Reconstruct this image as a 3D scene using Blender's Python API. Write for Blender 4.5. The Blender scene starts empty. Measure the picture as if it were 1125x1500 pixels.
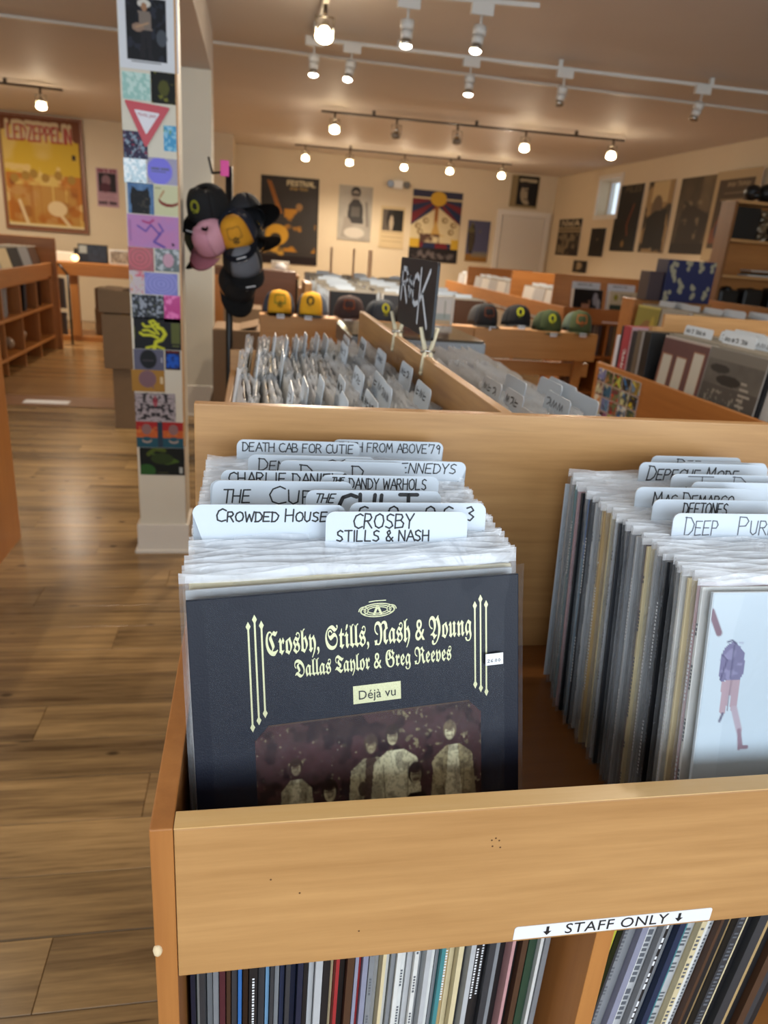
import bpy, bmesh, math, random
import numpy as np
from mathutils import Vector, Matrix, Euler

random.seed(7)
rng = np.random.default_rng(5)
SC = bpy.context.scene
COL = SC.collection
R = math.radians

# ------------------------------------------------------------------ camera
def make_camera():
    f, cx, cy = 1050.0, 562.5, 750.0
    D = np.array([372 - cx, 345 - cy, f]); D /= np.linalg.norm(D)
    h = np.array([1, .08, 0.])
    N = np.cross(D, h); N /= np.linalg.norm(N)
    if N[1] < 0: N = -N
    X = np.cross(N, D); X /= np.linalg.norm(X)
    if X[0] < 0: X = -X
    M = np.stack([X, D, -N])
    cd = bpy.data.cameras.new('camera'); co = bpy.data.objects.new('camera', cd); COL.objects.link(co)
    r, u, b = M[:, 0], -M[:, 1], -M[:, 2]
    co.matrix_world = Matrix(((r[0], u[0], b[0], 0), (r[1], u[1], b[1], 0), (r[2], u[2], b[2], 1.38), (0, 0, 0, 1)))
    cd.sensor_fit = 'HORIZONTAL'; cd.sensor_width = 36; cd.lens = 36 * f / 1125
    cd.clip_start = .02; cd.clip_end = 100
    cd.dof.use_dof = True; cd.dof.focus_distance = .70; cd.dof.aperture_fstop = 9.5
    SC.camera = co
make_camera()

# ------------------------------------------------------------------ world, light, exposure
SC.view_settings.view_transform = 'Standard'
SC.view_settings.look = 'None'
SC.view_settings.gamma = 1
SC.view_settings.use_curve_mapping = False
SC.view_settings.exposure = 0.0
SC.cycles.transparent_max_bounces = 24
SC.cycles.max_bounces = 8
SC.cycles.diffuse_bounces = 4
SC.cycles.glossy_bounces = 3
SC.cycles.use_denoising = True
SC.cycles.sample_clamp_indirect = 4
W = bpy.data.worlds.new('world'); SC.world = W; W.use_nodes = True
W.node_tree.nodes['Background'].inputs[0].default_value = (.72, .86, 1, 1)
W.node_tree.nodes['Background'].inputs[1].default_value = 1.6

def area(name, loc, rot, sx, sy, power, col):
    l = bpy.data.lights.new(name, 'AREA'); l.shape = 'RECTANGLE'; l.size = sx; l.size_y = sy; l.energy = power; l.color = col
    o = bpy.data.objects.new(name, l); COL.objects.link(o); o.location = loc; o.rotation_euler = rot
    return o
# daylight coming through the two shopfront windows behind the photographer
area('daylight_shopfront_window', (-1.05, -2.42, 1.55), (R(90), 0, 0), 2.2, 1.7, 55, (.80, .90, 1))
area('daylight_shopfront_window', (2.15, -2.42, 1.55), (R(90), 0, 0), 3.4, 1.7, 95, (.80, .90, 1))
area('added_side_daylight', (-5.9, .3, 1.55), (0, R(-90), 0), 1.7, 3.0, 75, (.80, .90, 1))  # unseen side daylight, added to brighten the cards facing left
LAMP_W = 115          # one spot lamp
WARM = (1, .84, .66)

# ------------------------------------------------------------------ colour + material helpers
def lin(c):
    if isinstance(c, str):
        c = c.lstrip('#'); c = [int(c[i:i + 2], 16) / 255 for i in (0, 2, 4)]
    return tuple((v / 12.92 if v <= .04045 else ((v + .055) / 1.055) ** 2.4) for v in c[:3])
def l4(c): return (*lin(c), 1)
def new_mat(name):
    m = bpy.data.materials.new(name); m.use_nodes = True
    return m, m.node_tree, m.node_tree.nodes['Principled BSDF']
def plain(name, col, rough=.5, metal=0, var=.06, scale=30, bump=0, spec=.5):
    m, t, p = new_mat(name)
    tc = t.nodes.new('ShaderNodeTexCoord'); n = t.nodes.new('ShaderNodeTexNoise'); n.inputs['Scale'].default_value = scale
    n.inputs['Detail'].default_value = 4
    t.links.new(tc.outputs['Object'], n.inputs['Vector'])
    mx = t.nodes.new('ShaderNodeMix'); mx.data_type = 'RGBA'
    c = lin(col)
    mx.inputs['A'].default_value = (*[v * (1 - var) for v in c], 1); mx.inputs['B'].default_value = (*[min(1, v * (1 + var)) for v in c], 1)
    t.links.new(n.outputs['Fac'], mx.inputs['Factor']); t.links.new(mx.outputs['Result'], p.inputs['Base Color'])
    p.inputs['Roughness'].default_value = rough; p.inputs['Metallic'].default_value = metal
    p.inputs['Specular IOR Level'].default_value = spec
    if bump:
        b = t.nodes.new('ShaderNodeBump'); b.inputs['Strength'].default_value = bump; b.inputs['Distance'].default_value = .002
        t.links.new(n.outputs['Fac'], b.inputs['Height']); t.links.new(b.outputs['Normal'], p.inputs['Normal'])
    return m
def glow(name, col, strength):
    m, t, p = new_mat(name)
    p.inputs['Base Color'].default_value = l4(col); p.inputs['Emission Color'].default_value = (*col, 1) if not isinstance(col, str) else l4(col)
    p.inputs['Emission Strength'].default_value = strength
    return m
def wood(name, c1, c2, axis='x', rough=.42, fine=90, coarse=9, rand=False, knots=0, streak=.5, lo=.3, hi=.72):
    m, t, p = new_mat(name); N = t.nodes.new
    tc = N('ShaderNodeTexCoord'); mp = N('ShaderNodeMapping')
    sc = {'x': (.06, 1, 1), 'y': (1, .06, 1), 'z': (1, 1, .06)}[axis]
    mp.inputs['Scale'].default_value = sc
    src = tc.outputs['Object']
    if rand:
        oi = N('ShaderNodeObjectInfo'); ad = N('ShaderNodeVectorMath'); ad.operation = 'ADD'
        ml = N('ShaderNodeMath'); ml.operation = 'MULTIPLY'; ml.inputs[1].default_value = 37
        t.links.new(oi.outputs['Random'], ml.inputs[0]); t.links.new(src, ad.inputs[0]); t.links.new(ml.outputs[0], ad.inputs[1]); src = ad.outputs[0]
    t.links.new(src, mp.inputs['Vector'])
    n1 = N('ShaderNodeTexNoise'); n1.inputs['Scale'].default_value = coarse; n1.inputs['Detail'].default_value = 5; n1.inputs['Distortion'].default_value = .6
    n2 = N('ShaderNodeTexNoise'); n2.inputs['Scale'].default_value = fine; n2.inputs['Detail'].default_value = 6; n2.inputs['Roughness'].default_value = .65
    n3 = N('ShaderNodeTexNoise'); n3.inputs['Scale'].default_value = coarse * 3.1; n3.inputs['Detail'].default_value = 3; n3.inputs['Distortion'].default_value = 1.2
    for n in (n1, n2, n3): t.links.new(mp.outputs['Vector'], n.inputs['Vector'])
    r1 = N('ShaderNodeValToRGB'); r1.color_ramp.elements[0].position = lo; r1.color_ramp.elements[1].position = hi
    r1.color_ramp.elements[0].color = l4(c2); r1.color_ramp.elements[1].color = l4(c1)
    ms = N('ShaderNodeMath'); ms.operation = 'MULTIPLY_ADD'; ms.inputs[1].default_value = .45; 
    t.links.new(n2.outputs['Fac'], ms.inputs[0])
    m2 = N('ShaderNodeMath'); m2.operation = 'MULTIPLY'; m2.inputs[1].default_value = .55
    t.links.new(n1.outputs['Fac'], m2.inputs[0]); t.links.new(m2.outputs[0], ms.inputs[2]); t.links.new(ms.outputs[0], r1.inputs['Fac'])
    out = r1.outputs['Color']
    # thin dark streaks
    r3 = N('ShaderNodeValToRGB'); r3.color_ramp.elements[0].position = .66; r3.color_ramp.elements[1].position = .78
    r3.color_ramp.elements[0].color = (0, 0, 0, 1); r3.color_ramp.elements[1].color = (streak,) * 3 + (1,)
    t.links.new(n3.outputs['Fac'], r3.inputs['Fac'])
    mx = N('ShaderNodeMix'); mx.data_type = 'RGBA'; mx.blend_type = 'MIX'
    dk = [v * .45 for v in lin(c2)]; mx.inputs['B'].default_value = (*dk, 1)
    t.links.new(r3.outputs['Color'], mx.inputs['Factor']); t.links.new(out, mx.inputs['A']); out = mx.outputs['Result']
    if knots:
        vo = N('ShaderNodeTexVoronoi'); vo.inputs['Scale'].default_value = knots
        mp2 = N('ShaderNodeMapping'); s2 = {'x': (.5, 1, 1), 'y': (1, .5, 1), 'z': (1, 1, .5)}[axis]; mp2.inputs['Scale'].default_value = s2
        t.links.new(src, mp2.inputs['Vector']); t.links.new(mp2.outputs['Vector'], vo.inputs['Vector'])
        r4 = N('ShaderNodeValToRGB'); r4.color_ramp.elements[0].position = .05; r4.color_ramp.elements[1].position = .11
        r4.color_ramp.elements[0].color = (.8,) * 3 + (1,); r4.color_ramp.elements[1].color = (0, 0, 0, 1)
        t.links.new(vo.outputs['Distance'], r4.inputs['Fac'])
        mk = N('ShaderNodeMix'); mk.data_type = 'RGBA'; mk.inputs['B'].default_value = (*[v * .3 for v in lin(c2)], 1)
        t.links.new(r4.outputs['Color'], mk.inputs['Factor']); t.links.new(out, mk.inputs['A']); out = mk.outputs['Result']
    if rand:
        hs = N('ShaderNodeHueSaturation'); mr = N('ShaderNodeMapRange'); mr.inputs['To Min'].default_value = .82; mr.inputs['To Max'].default_value = 1.15
        t.links.new(oi.outputs['Random'], mr.inputs['Value']); t.links.new(mr.outputs[0], hs.inputs['Value']); t.links.new(out, hs.inputs['Color']); out = hs.outputs['Color']
    t.links.new(out, p.inputs['Base Color'])
    p.inputs['Roughness'].default_value = rough
    b = N('ShaderNodeBump'); b.inputs['Strength'].default_value = .12; b.inputs['Distance'].default_value = .0006
    t.links.new(n2.outputs['Fac'], b.inputs['Height']); t.links.new(b.outputs['Normal'], p.inputs['Normal'])
    return m

# maple plywood of the record fixtures, three grain directions
MAPLE = {a: wood('maple_' + a, '#c3955f', '#a07444', a, .36, fine=70, coarse=7, streak=.5, lo=.34, hi=.64) for a in 'xyz'}
ORANGE = {a: wood('orange_maple_' + a, '#ba7e42', '#99602e', a, .4, fine=60, coarse=6, streak=.3) for a in 'xyz'}
EDGE = wood('edge_highlight', '#e2c08a', '#c99c5c', 'x', .3, fine=60, coarse=10, streak=.2)  # pale tone paints the highlight along the front panel's top edge
BINFLOOR = wood('bin_floor', '#8a5a30', '#744824', 'x', .25, fine=50, coarse=5, streak=.2)
PINE = wood('knotty_pine', '#bd8c52', '#9c6c36', 'x', .5, fine=40, coarse=6, knots=5, streak=.3)
FLOORP = wood('floor_plank_wood', '#a08257', '#574229', 'x', .25, fine=60, coarse=10, rand=True, knots=9, streak=1.0, lo=.36, hi=.62)
WALL = plain('wall_paint', '#cdbd9f', .75, var=.03, scale=6)
WALLP = plain('pillar_paint', '#cfc9b8', .6, var=.03, scale=8)
CEIL = plain('ceiling_paint', '#cac3bc', .62, var=.03, scale=3)
TRIMM = plain('white_trim', '#d4cec2', .45, var=.02)
DOORM = plain('door_paint', '#c9c2b4', .5, var=.02)
BLACK = plain('black_metal', '#0d0e10', .4, var=.1)
WHITEMETAL = plain('white_metal', '#cfcdc6', .4, var=.02)
DARKMETAL = plain('dark_metal', '#4a4036', .35, metal=.8)
CHROME = plain('chrome', '#b9b4aa', .2, metal=1, var=.02)
CARDM = plain('white_plastic_card', '#c6d0da', .3, var=.015, scale=8)
INK = plain('black_marker_ink', '#15161a', .5)
INKG = plain('faded_marker_ink', '#5b5f66', .5)
GOLD = plain('gold_foil', '#bdbb93', .34, metal=.4, var=.25, scale=900)
GLASSY = plain('smoked_glass', '#5a544b', .06, metal=.6, var=.05)
CARTON = plain('cardboard', '#745c42', .8, var=.08, scale=14)
WHITE = plain('white_paper', '#e3e4e6', .5, var=.02)
FRAMEW = plain('pale_frame', '#d8d2c4', .5)
PEGW = plain('pale_peg_wood', '#d9cfb0', .55, var=.05)
STEEL = plain('grey_steel', '#6d6f70', .3, metal=.7)
LEATHER = plain('black_leatherette', '#131724', .38, var=.12, scale=700, bump=.12, spec=.22)
BULB = glow('lit_bulb', (1, .80, .50), 30)
BULBW = glow('lit_white_bulb', (1, .93, .80), 26)
BULBOFF = plain('unlit_bulb', '#8b8378', .2, metal=.3)

def print_mat(name, rough, emis=0):
    m, t, p = new_mat(name); a = t.nodes.new('ShaderNodeAttribute'); a.attribute_name = 'Col'
    t.links.new(a.outputs['Color'], p.inputs['Base Color']); p.inputs['Roughness'].default_value = rough; p.inputs['Specular IOR Level'].default_value = .3
    return m
PRINT = print_mat('printed_paper', .6)
PRINTG = print_mat('glossy_print', .2)
def objcol_mat(name, rough, fabric=False, texty=False):
    m, t, p = new_mat(name); N = t.nodes.new
    oi = N('ShaderNodeObjectInfo'); tc = N('ShaderNodeTexCoord'); n = N('ShaderNodeTexNoise'); n.inputs['Scale'].default_value = 500 if fabric else 24
    n.inputs['Detail'].default_value = 3
    t.links.new(tc.outputs['Object'], n.inputs['Vector'])
    mr = N('ShaderNodeMapRange'); mr.inputs['To Min'].default_value = .75; mr.inputs['To Max'].default_value = 1.2
    t.links.new(n.outputs['Fac'], mr.inputs['Value'])
    mx = N('ShaderNodeVectorMath'); mx.operation = 'SCALE'
    t.links.new(oi.outputs['Color'], mx.inputs[0]); t.links.new(mr.outputs[0], mx.inputs['Scale'])
    t.links.new(mx.outputs[0], p.inputs['Base Color']); p.inputs['Roughness'].default_value = rough
    return m
JACKET = objcol_mat('record_jacket', .45)
FABRIC = objcol_mat('cap_fabric', .85, True)

def plastic(name, lo, hi, tint=(.93, .95, .98)):
    m, t, p = new_mat(name); N = t.nodes.new; out = t.nodes['Material Output']
    tr = N('ShaderNodeBsdfTransparent'); tr.inputs[0].default_value = (.97, .975, .98, 1)
    p.inputs['Base Color'].default_value = (*tint, 1); p.inputs['Roughness'].default_value = .14; p.inputs['Specular IOR Level'].default_value = 1
    lw = N('ShaderNodeLayerWeight'); lw.inputs['Blend'].default_value = .35
    mr = N('ShaderNodeMapRange'); mr.inputs['To Min'].default_value = lo; mr.inputs['To Max'].default_value = hi
    tc = N('ShaderNodeTexCoord'); n = N('ShaderNodeTexNoise'); n.inputs['Scale'].default_value = 16; n.inputs['Detail'].default_value = 3; n.inputs['Distortion'].default_value = 1.5
    b = N('ShaderNodeBump'); b.inputs['Strength'].default_value = .7; b.inputs['Distance'].default_value = .01
    t.links.new(tc.outputs['Object'], n.inputs['Vector']); t.links.new(n.outputs['Fac'], b.inputs['Height'])
    t.links.new(b.outputs['Normal'], p.inputs['Normal']); t.links.new(b.outputs['Normal'], lw.inputs['Normal'])
    t.links.new(lw.outputs['Facing'], mr.inputs['Value'])
    mx = N('ShaderNodeMixShader'); t.links.new(mr.outputs[0], mx.inputs['Fac']); t.links.new(tr.outputs[0], mx.inputs[1]); t.links.new(p.outputs[0], mx.inputs[2])
    t.links.new(mx.outputs[0], out.inputs['Surface'])
    return m
SLEEVE = plastic('clear_plastic_sleeve', .015, .32)
HAZE = plastic('hazy_plastic_sleeve', .30, .85, (.88, .89, .90))
RIM = plastic('sleeve_opening', .30, .80)
SHRINK = plastic('shrink_wrap', .006, .12, (.5, .52, .56))

# ------------------------------------------------------------------ mesh helpers
def tag(o, label=None, cat=None, group=None, kind=None):
    if label: o['label'] = label
    if cat: o['category'] = cat
    if group: o['group'] = group
    if kind: o['kind'] = kind
    return o
def empty(name, loc, label=None, cat=None, group=None, rot=(0, 0, 0)):
    o = bpy.data.objects.new(name, None); COL.objects.link(o); o.location = loc; o.rotation_euler = rot; o.empty_display_size = .05
    return tag(o, label, cat, group)
def link(name, me, parent=None, loc=(0, 0, 0), rot=(0, 0, 0), color=None):
    o = bpy.data.objects.new(name, me); COL.objects.link(o); o.location = loc; o.rotation_euler = rot
    if parent: o.parent = parent
    if color is not None: o.color = (*lin(color), 1)
    return o
def finish(bm, name, m, smooth=False):
    me = bpy.data.meshes.new(name); bm.normal_update(); bm.to_mesh(me); bm.free()
    for x in (m if isinstance(m, (list, tuple)) else [m]): me.materials.append(x)
    if smooth:
        me.polygons.foreach_set('use_smooth', [True] * len(me.polygons))
    return me
def bbox(bm, x0, x1, y0, y1, z0, z1, mi=0, bev=0):
    vs = [bm.verts.new(c) for c in ((x0, y0, z0), (x1, y0, z0), (x1, y1, z0), (x0, y1, z0), (x0, y0, z1), (x1, y0, z1), (x1, y1, z1), (x0, y1, z1))]
    fs = [bm.faces.new([vs[i] for i in q]) for q in ((0, 3, 2, 1), (4, 5, 6, 7), (0, 1, 5, 4), (1, 2, 6, 5), (2, 3, 7, 6), (3, 0, 4, 7))]
    for f in fs: f.material_index = mi
    if bev:
        es = list({e for f in fs for e in f.edges})
        bmesh.ops.bevel(bm, geom=es, offset=bev, segments=2, affect='EDGES', profile=.6)
    return vs
def box(name, x0, x1, y0, y1, z0, z1, m, parent=None, bev=.0012, loc=None):
    bm = bmesh.new(); bbox(bm, x0, x1, y0, y1, z0, z1, 0, bev)
    return link(name, finish(bm, name, m), parent, loc or (0, 0, 0))
def cyl(bm, p, q, r, n=12, r2=None, mi=0, caps=True):
    p, q = Vector(p), Vector(q); d = (q - p); L = d.length; d.normalize(); r2 = r if r2 is None else r2
    a = d.orthogonal().normalized(); b = d.cross(a)
    A = [bm.verts.new(p + (a * math.cos(t) + b * math.sin(t)) * r) for t in (2 * math.pi * i / n for i in range(n))]
    B = [bm.verts.new(q + (a * math.cos(t) + b * math.sin(t)) * r2) for t in (2 * math.pi * i / n for i in range(n))]
    for i in range(n):
        f = bm.faces.new((A[i], A[(i + 1) % n], B[(i + 1) % n], B[i])); f.material_index = mi; f.smooth = True
    if caps:
        bm.faces.new(A[::-1]).material_index = mi; bm.faces.new(B).material_index = mi
def ball(bm, c, r, n=12, sz=1.0, mi=0):
    res = bmesh.ops.create_uvsphere(bm, u_segments=n, v_segments=max(6, n // 2 + 1), radius=r)
    for v in res['verts']: v.co = Vector((v.co.x, v.co.y, v.co.z * sz)) + Vector(c)
    for f in {f for v in res['verts'] for f in v.link_faces}: f.smooth = True; f.material_index = mi
def tube(name, pts, r, m, parent=None, n=8, loc=(0, 0, 0)):
    bm = bmesh.new()
    for a, b in zip(pts[:-1], pts[1:]): cyl(bm, a, b, r, n)
    for c in pts[1:-1]: ball(bm, c, r, n)
    return link(name, finish(bm, name, m), parent, loc)

# ------------------------------------------------------------------ single-stroke alphabet for hand lettering
G = {
'A': [[(0, 0), (.45, 1), (.9, 0)], [(.2, .38), (.72, .38)]],
'B': [[(0, 0), (0, 1), (.5, .97), (.62, .78), (.48, .55), (0, .52)], [(.48, .55), (.75, .35), (.65, .06), (0, 0)]],
'C': [[(.78, .88), (.5, 1), (.15, .85), (0, .5), (.12, .12), (.45, 0), (.8, .1)]],
'D': [[(.05, 0), (.05, 1)], [(-.05, .98), (.45, .95), (.78, .6), (.7, .25), (.4, .03), (0, 0)]],
'E': [[(.7, 1), (.05, .98), (0, 0), (.7, .02)], [(0, .52), (.58, .52)]],
'F': [[(.7, 1), (.05, .98), (0, 0)], [(0, .52), (.55, .52)]],
'G': [[(.78, .88), (.45, 1), (.1, .8), (0, .45), (.15, .08), (.5, 0), (.78, .15), (.78, .45), (.5, .45)]],
'H': [[(0, 1), (0, 0)], [(.7, 1), (.7, 0)], [(0, .5), (.7, .52)]],
'I': [[(.15, 1), (.15, 0)]],
'J': [[(.6, 1), (.6, .2), (.4, 0), (.15, .05), (.05, .25)], [(.1, 1), (1, 1)]],
'K': [[(0, 1), (0, 0)], [(.7, 1), (0, .42)], [(.2, .55), (.75, 0)]],
'L': [[(.05, 1), (0, 0), (.65, .02)]],
'M': [[(0, 0), (.12, 1), (.45, .35), (.8, 1), (.92, 0)]],
'N': [[(0, 0), (.05, 1), (.7, 0), (.72, 1)]],
'O': [[(.45, 1), (.12, .85), (0, .5), (.12, .12), (.42, 0), (.75, .15), (.85, .52), (.72, .88), (.45, 1)]],
'P': [[(0, 0), (.03, 1), (.5, .98), (.7, .76), (.5, .52), (.02, .48)]],
'R': [[(0, 0), (.03, 1), (.5, .98), (.66, .77), (.48, .55), (.02, .5)], [(.3, .5), (.72, 0)]],
'S': [[(.68, .88), (.4, 1), (.1, .85), (.12, .6), (.55, .42), (.66, .18), (.4, 0), (.02, .1)]],
'T': [[(0, 1), (.8, 1)], [(.4, 1), (.38, 0)]],
'U': [[(0, 1), (.02, .2), (.3, 0), (.6, .15), (.68, 1)]],
'V': [[(0, 1), (.38, 0), (.78, 1)]],
'W': [[(0, 1), (.22, 0), (.5, .75), (.75, 0), (1, 1)]],
'X': [[(0, 1), (.7, 0)], [(.7, 1), (0, 0)]],
'Y': [[(0, 1), (.36, .5), (.75, 1)], [(.36, .5), (.34, 0)]],
'Z': [[(0, 1), (.7, 1), (0, 0), (.72, 0)]],
'&': [[(.85, .35), (.5, 0), (.15, .05), (.08, .3), (.55, .75), (.42, 1), (.18, .82), (.35, .5), (.85, 0)]],
"'": [[(.15, 1.05), (.1, .8)]], '2': [[(.02, .8), (.3, 1), (.6, .75), (0, 0), (.65, 0)]], '6': [[(.6, .95), (.15, .7), (.02, .3), (.3, 0), (.6, .25), (.3, .5), (.05, .3)]], '0': [[(.3, 1), (.02, .5), (.3, 0), (.6, .5), (.3, 1)]], '7': [[(0, 1), (.65, 1), (.25, 0)]], '9': [[(.6, .75), (.35, 1), (.05, .75), (.3, .5), (.6, .72), (.5, 0)]],
'3': [[(.05, .9), (.4, 1), (.6, .75), (.25, .52), (.62, .3), (.35, 0), (0, .1)]], '/': [[(0, 0), (.4, 1)]], '.': [[(.05, .02), (.1, 0)]], ' ': [],
'e': [[(.02, .35), (.55, .38), (.45, .62), (.2, .62), (.02, .35), (.18, 0), (.55, .1)]], 'o': [[(.3, .62), (.05, .42), (.1, .08), (.35, 0), (.55, .3), (.42, .58), (.3, .62)]],
}
# letters too blurred to read in the photograph: plain pen squiggles
G.update({'~': [[(0, .1), (.15, .9), (.35, .1), (.55, .8), (.7, .2)]], '^': [[(.05, .9), (.0, .1), (.5, .2)], [(.1, .55), (.6, .6)]], '=': [[(0, .8), (.4, .95), (.6, .5), (.2, .1)], [(.6, .9), (.7, .1)]]})
ADV = {'I': .4, ' ': .45, "'": .3, 'M': 1.12, 'W': 1.15, '.': .3, 'T': .9, 'O': 1.02, '&': 1.0, 'J': 1.05}
def strokes(text, smallcaps=False, jit=.02, seed=0):
    """polylines of a hand-lettered line, unit cap height, plus total advance"""
    rr = random.Random(seed + len(text)); out = []; x = 0; first = True
    for ch in text:
        if ch == ' ': x += .5; first = True; continue
        s = 1.0 if (not smallcaps or first) else .78
        first = False
        for pl in G.get(ch, G.get(ch.upper(), [])):
            out.append([(x + (px * s) + rr.uniform(-jit, jit), py * s + rr.uniform(-jit, jit)) for px, py in pl])
        x += (ADV.get(ch, .92)) * s
    return out, max(x - .15, .1)
def ribbon(bm, pl, w, y=0, mi=0):
    """flat pen stroke in the local xz plane, facing -y"""
    for (a, b) in zip(pl[:-1], pl[1:]):
        dx, dz = b[0] - a[0], b[1] - a[1]; L = math.hypot(dx, dz)
        if L < 1e-7: continue
        ux, uz = dx / L, dz / L; h = w / 2
        pts = []
        for (c, s) in ((a, -1), (b, 1)):
            for t in ((90, 45, 0, -45, -90) if s > 0 else (-90, -135, 180, 135, 90)):
                th = R(t); pts.append((c[0] + h * (math.cos(th) * ux - math.sin(th) * uz), c[1] + h * (math.cos(th) * uz + math.sin(th) * ux)))
        # order: around end b then around end a
        f = bm.faces.new([bm.verts.new((px, y, pz)) for px, pz in (pts[5:] + pts[:5])]); f.material_index = mi
def lettering(name, items, parent, m, y, w):
    """items: (text, x, z_base, width, height, slant, smallcaps)"""
    bm = bmesh.new()
    for (s, x, z, wd, ht, sl, sc) in items:
        pls, adv = strokes(s, sc, seed=int(abs(x) * 1000)); kx = wd / adv
        for pl in pls: ribbon(bm, [(x + px * kx + pz * ht * sl, z + pz * ht) for px, pz in pl], w, y)
    return link(name, finish(bm, name, m), parent)
def font_mesh(name, text, size, m, parent, loc, rot=(R(90), 0, 0), align='CENTER', extrude=0.0, space=1.0, sx=1.0, bold=0, fit=None):
    cu = bpy.data.curves.new(name, 'FONT'); cu.body = text; cu.size = size; cu.align_x = align; cu.extrude = extrude; cu.space_character = space; cu.offset = bold
    cu.resolution_u = 3
    o = bpy.data.objects.new(name + '_src', cu); COL.objects.link(o)
    bpy.context.view_layer.update()
    dg = bpy.context.evaluated_depsgraph_get()
    me = bpy.data.meshes.new_from_object(o.evaluated_get(dg)); me.materials.clear(); me.materials.append(m)
    bpy.data.objects.remove(o)
    if fit: 
        xs = [v.co.x for v in me.vertices]; sx = fit / (max(xs) - min(xs)); cxm = (max(xs) + min(xs)) / 2
        for v in me.vertices: v.co.x -= cxm
    r = link(name, me, parent, loc, rot); r.scale = (sx, 1, 1)
    return r

# ------------------------------------------------------------------ painted prints (flat artwork as mesh colours)
class Cv:
    """small colour field in print space: x right, y down, both 0..1"""
    def __init__(s, w, h, col):
        s.w, s.h = w, h; s.a = np.zeros((h, w, 3)); s.a[:] = lin(col)
        s.X, s.Y = np.meshgrid((np.arange(w) + .5) / w, (np.arange(h) + .5) / h); s.asp = w / h
    def put(s, m, col, k=1.0):
        m = (m * k)[..., None]; s.a = s.a * (1 - m) + np.array(lin(col)) * m; return s
    def rect(s, x0, y0, x1, y1, col, k=1): return s.put(((s.X >= x0) & (s.X <= x1) & (s.Y >= y0) & (s.Y <= y1)).astype(float), col, k)
    def ell(s, cx, cy, rx, ry, col, k=1, rot=0):
        dx, dy = s.X - cx, (s.Y - cy); c, n = math.cos(rot), math.sin(rot)
        u, v = dx * c + dy * n, -dx * n + dy * c
        d = (u / rx) ** 2 + (v / ry) ** 2
        return s.put(np.clip((1.08 - d) * 6, 0, 1), col, k)
    def poly(s, pts, col, k=1):
        ins = np.zeros_like(s.X, bool); n = len(pts)
        for i in range(n):
            (x1, y1), (x2, y2) = pts[i], pts[(i + 1) % n]
            c = ((y1 > s.Y) != (y2 > s.Y)) & (s.X < (x2 - x1) * (s.Y - y1) / ((y2 - y1) if y2 != y1 else 1e-9) + x1)
            ins ^= c
        return s.put(ins.astype(float), col, k)
    def line(s, pts, wd, col, k=1):
        m = np.zeros_like(s.X)
        for (x1, y1), (x2, y2) in zip(pts[:-1], pts[1:]):
            ax, ay = s.X * s.asp, s.Y; px, py, qx, qy = x1 * s.asp, y1, x2 * s.asp, y2
            dx, dy = qx - px, qy - py; t = np.clip(((ax - px) * dx + (ay - py) * dy) / (dx * dx + dy * dy + 1e-12), 0, 1)
            d = np.hypot(ax - px - t * dx, ay - py - t * dy); m = np.maximum(m, np.clip((wd / 2 - d) * s.h + .5, 0, 1))
        return s.put(m, col, k)
    def text(s, t, x, y, w, h, wd, col, k=1, slant=0):
        pls, adv = strokes(t, jit=.01)
        for pl in pls: s.line([(x + px / adv * w + pz * slant, y + h - pz * h) for px, pz in pl], wd, col, k)
        return s
    def noise(s, n, c1, k, seed=1, thr=None, x0=0, y0=0, x1=1, y1=1, rx=1.0):
        g = np.random.default_rng(seed); f = np.zeros_like(s.X)
        for o in range(3):
            q = n * 2 ** o; gx = max(2, int(q * rx * max(s.asp, .3))); gr = g.random((q + 2, gx + 2))
            fx, fy = s.X * gx, s.Y * q; ix, iy = fx.astype(int), fy.astype(int); tx, ty = fx - ix, fy - iy
            tx, ty = tx * tx * (3 - 2 * tx), ty * ty * (3 - 2 * ty)
            f += (gr[iy, ix] * (1 - tx) * (1 - ty) + gr[iy, ix + 1] * tx * (1 - ty) + gr[iy + 1, ix] * (1 - tx) * ty + gr[iy + 1, ix + 1] * tx * ty) / 2 ** o
        f /= 1.75
        if thr is not None: f = np.clip((f - thr) * 12, 0, 1)
        msk = ((s.X >= x0) & (s.X <= x1) & (s.Y >= y0) & (s.Y <= y1))
        return s.put(f * msk, c1, k)
    def mesh(s, name, wd, ht, m, origin='center', y=0.0, cut=None):
        nx, ny = s.w, s.h
        xs = np.linspace(-wd / 2, wd / 2, nx); zs = np.linspace(ht / 2, -ht / 2, ny)
        if origin == 'bottom': zs += ht / 2
        XX, ZZ = np.meshgrid(xs, zs); co = np.stack([XX, np.full_like(XX, y), ZZ], -1).reshape(-1, 3)
        i = np.arange(nx * ny).reshape(ny, nx)
        F = np.stack([i[:-1, :-1], i[1:, :-1], i[1:, 1:], i[:-1, 1:]], -1).reshape(-1, 4)
        if cut is not None:
            fx = (s.X[:-1, :-1] + s.X[1:, 1:]) / 2; fy = (s.Y[:-1, :-1] + s.Y[1:, 1:]) / 2
            F = F[cut(fx, fy).reshape(-1)]
        me = bpy.data.meshes.new(name); me.vertices.add(len(co)); me.vertices.foreach_set('co', co.ravel())
        me.loops.add(F.size); me.loops.foreach_set('vertex_index', F.ravel().astype(np.int32))
        me.polygons.add(len(F)); me.polygons.foreach_set('loop_start', np.arange(0, F.size, 4, dtype=np.int32))
        try: me.polygons.foreach_set('loop_total', np.full(len(F), 4, dtype=np.int32))
        except Exception: pass
        me.update(calc_edges=True)
        at = me.color_attributes.new('Col', 'FLOAT_COLOR', 'POINT')
        at.data.foreach_set('color', np.concatenate([s.a.reshape(-1, 3), np.ones((nx * ny, 1))], 1).ravel().astype(np.float32))
        me.materials.append(m); me.validate()
        return me
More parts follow.
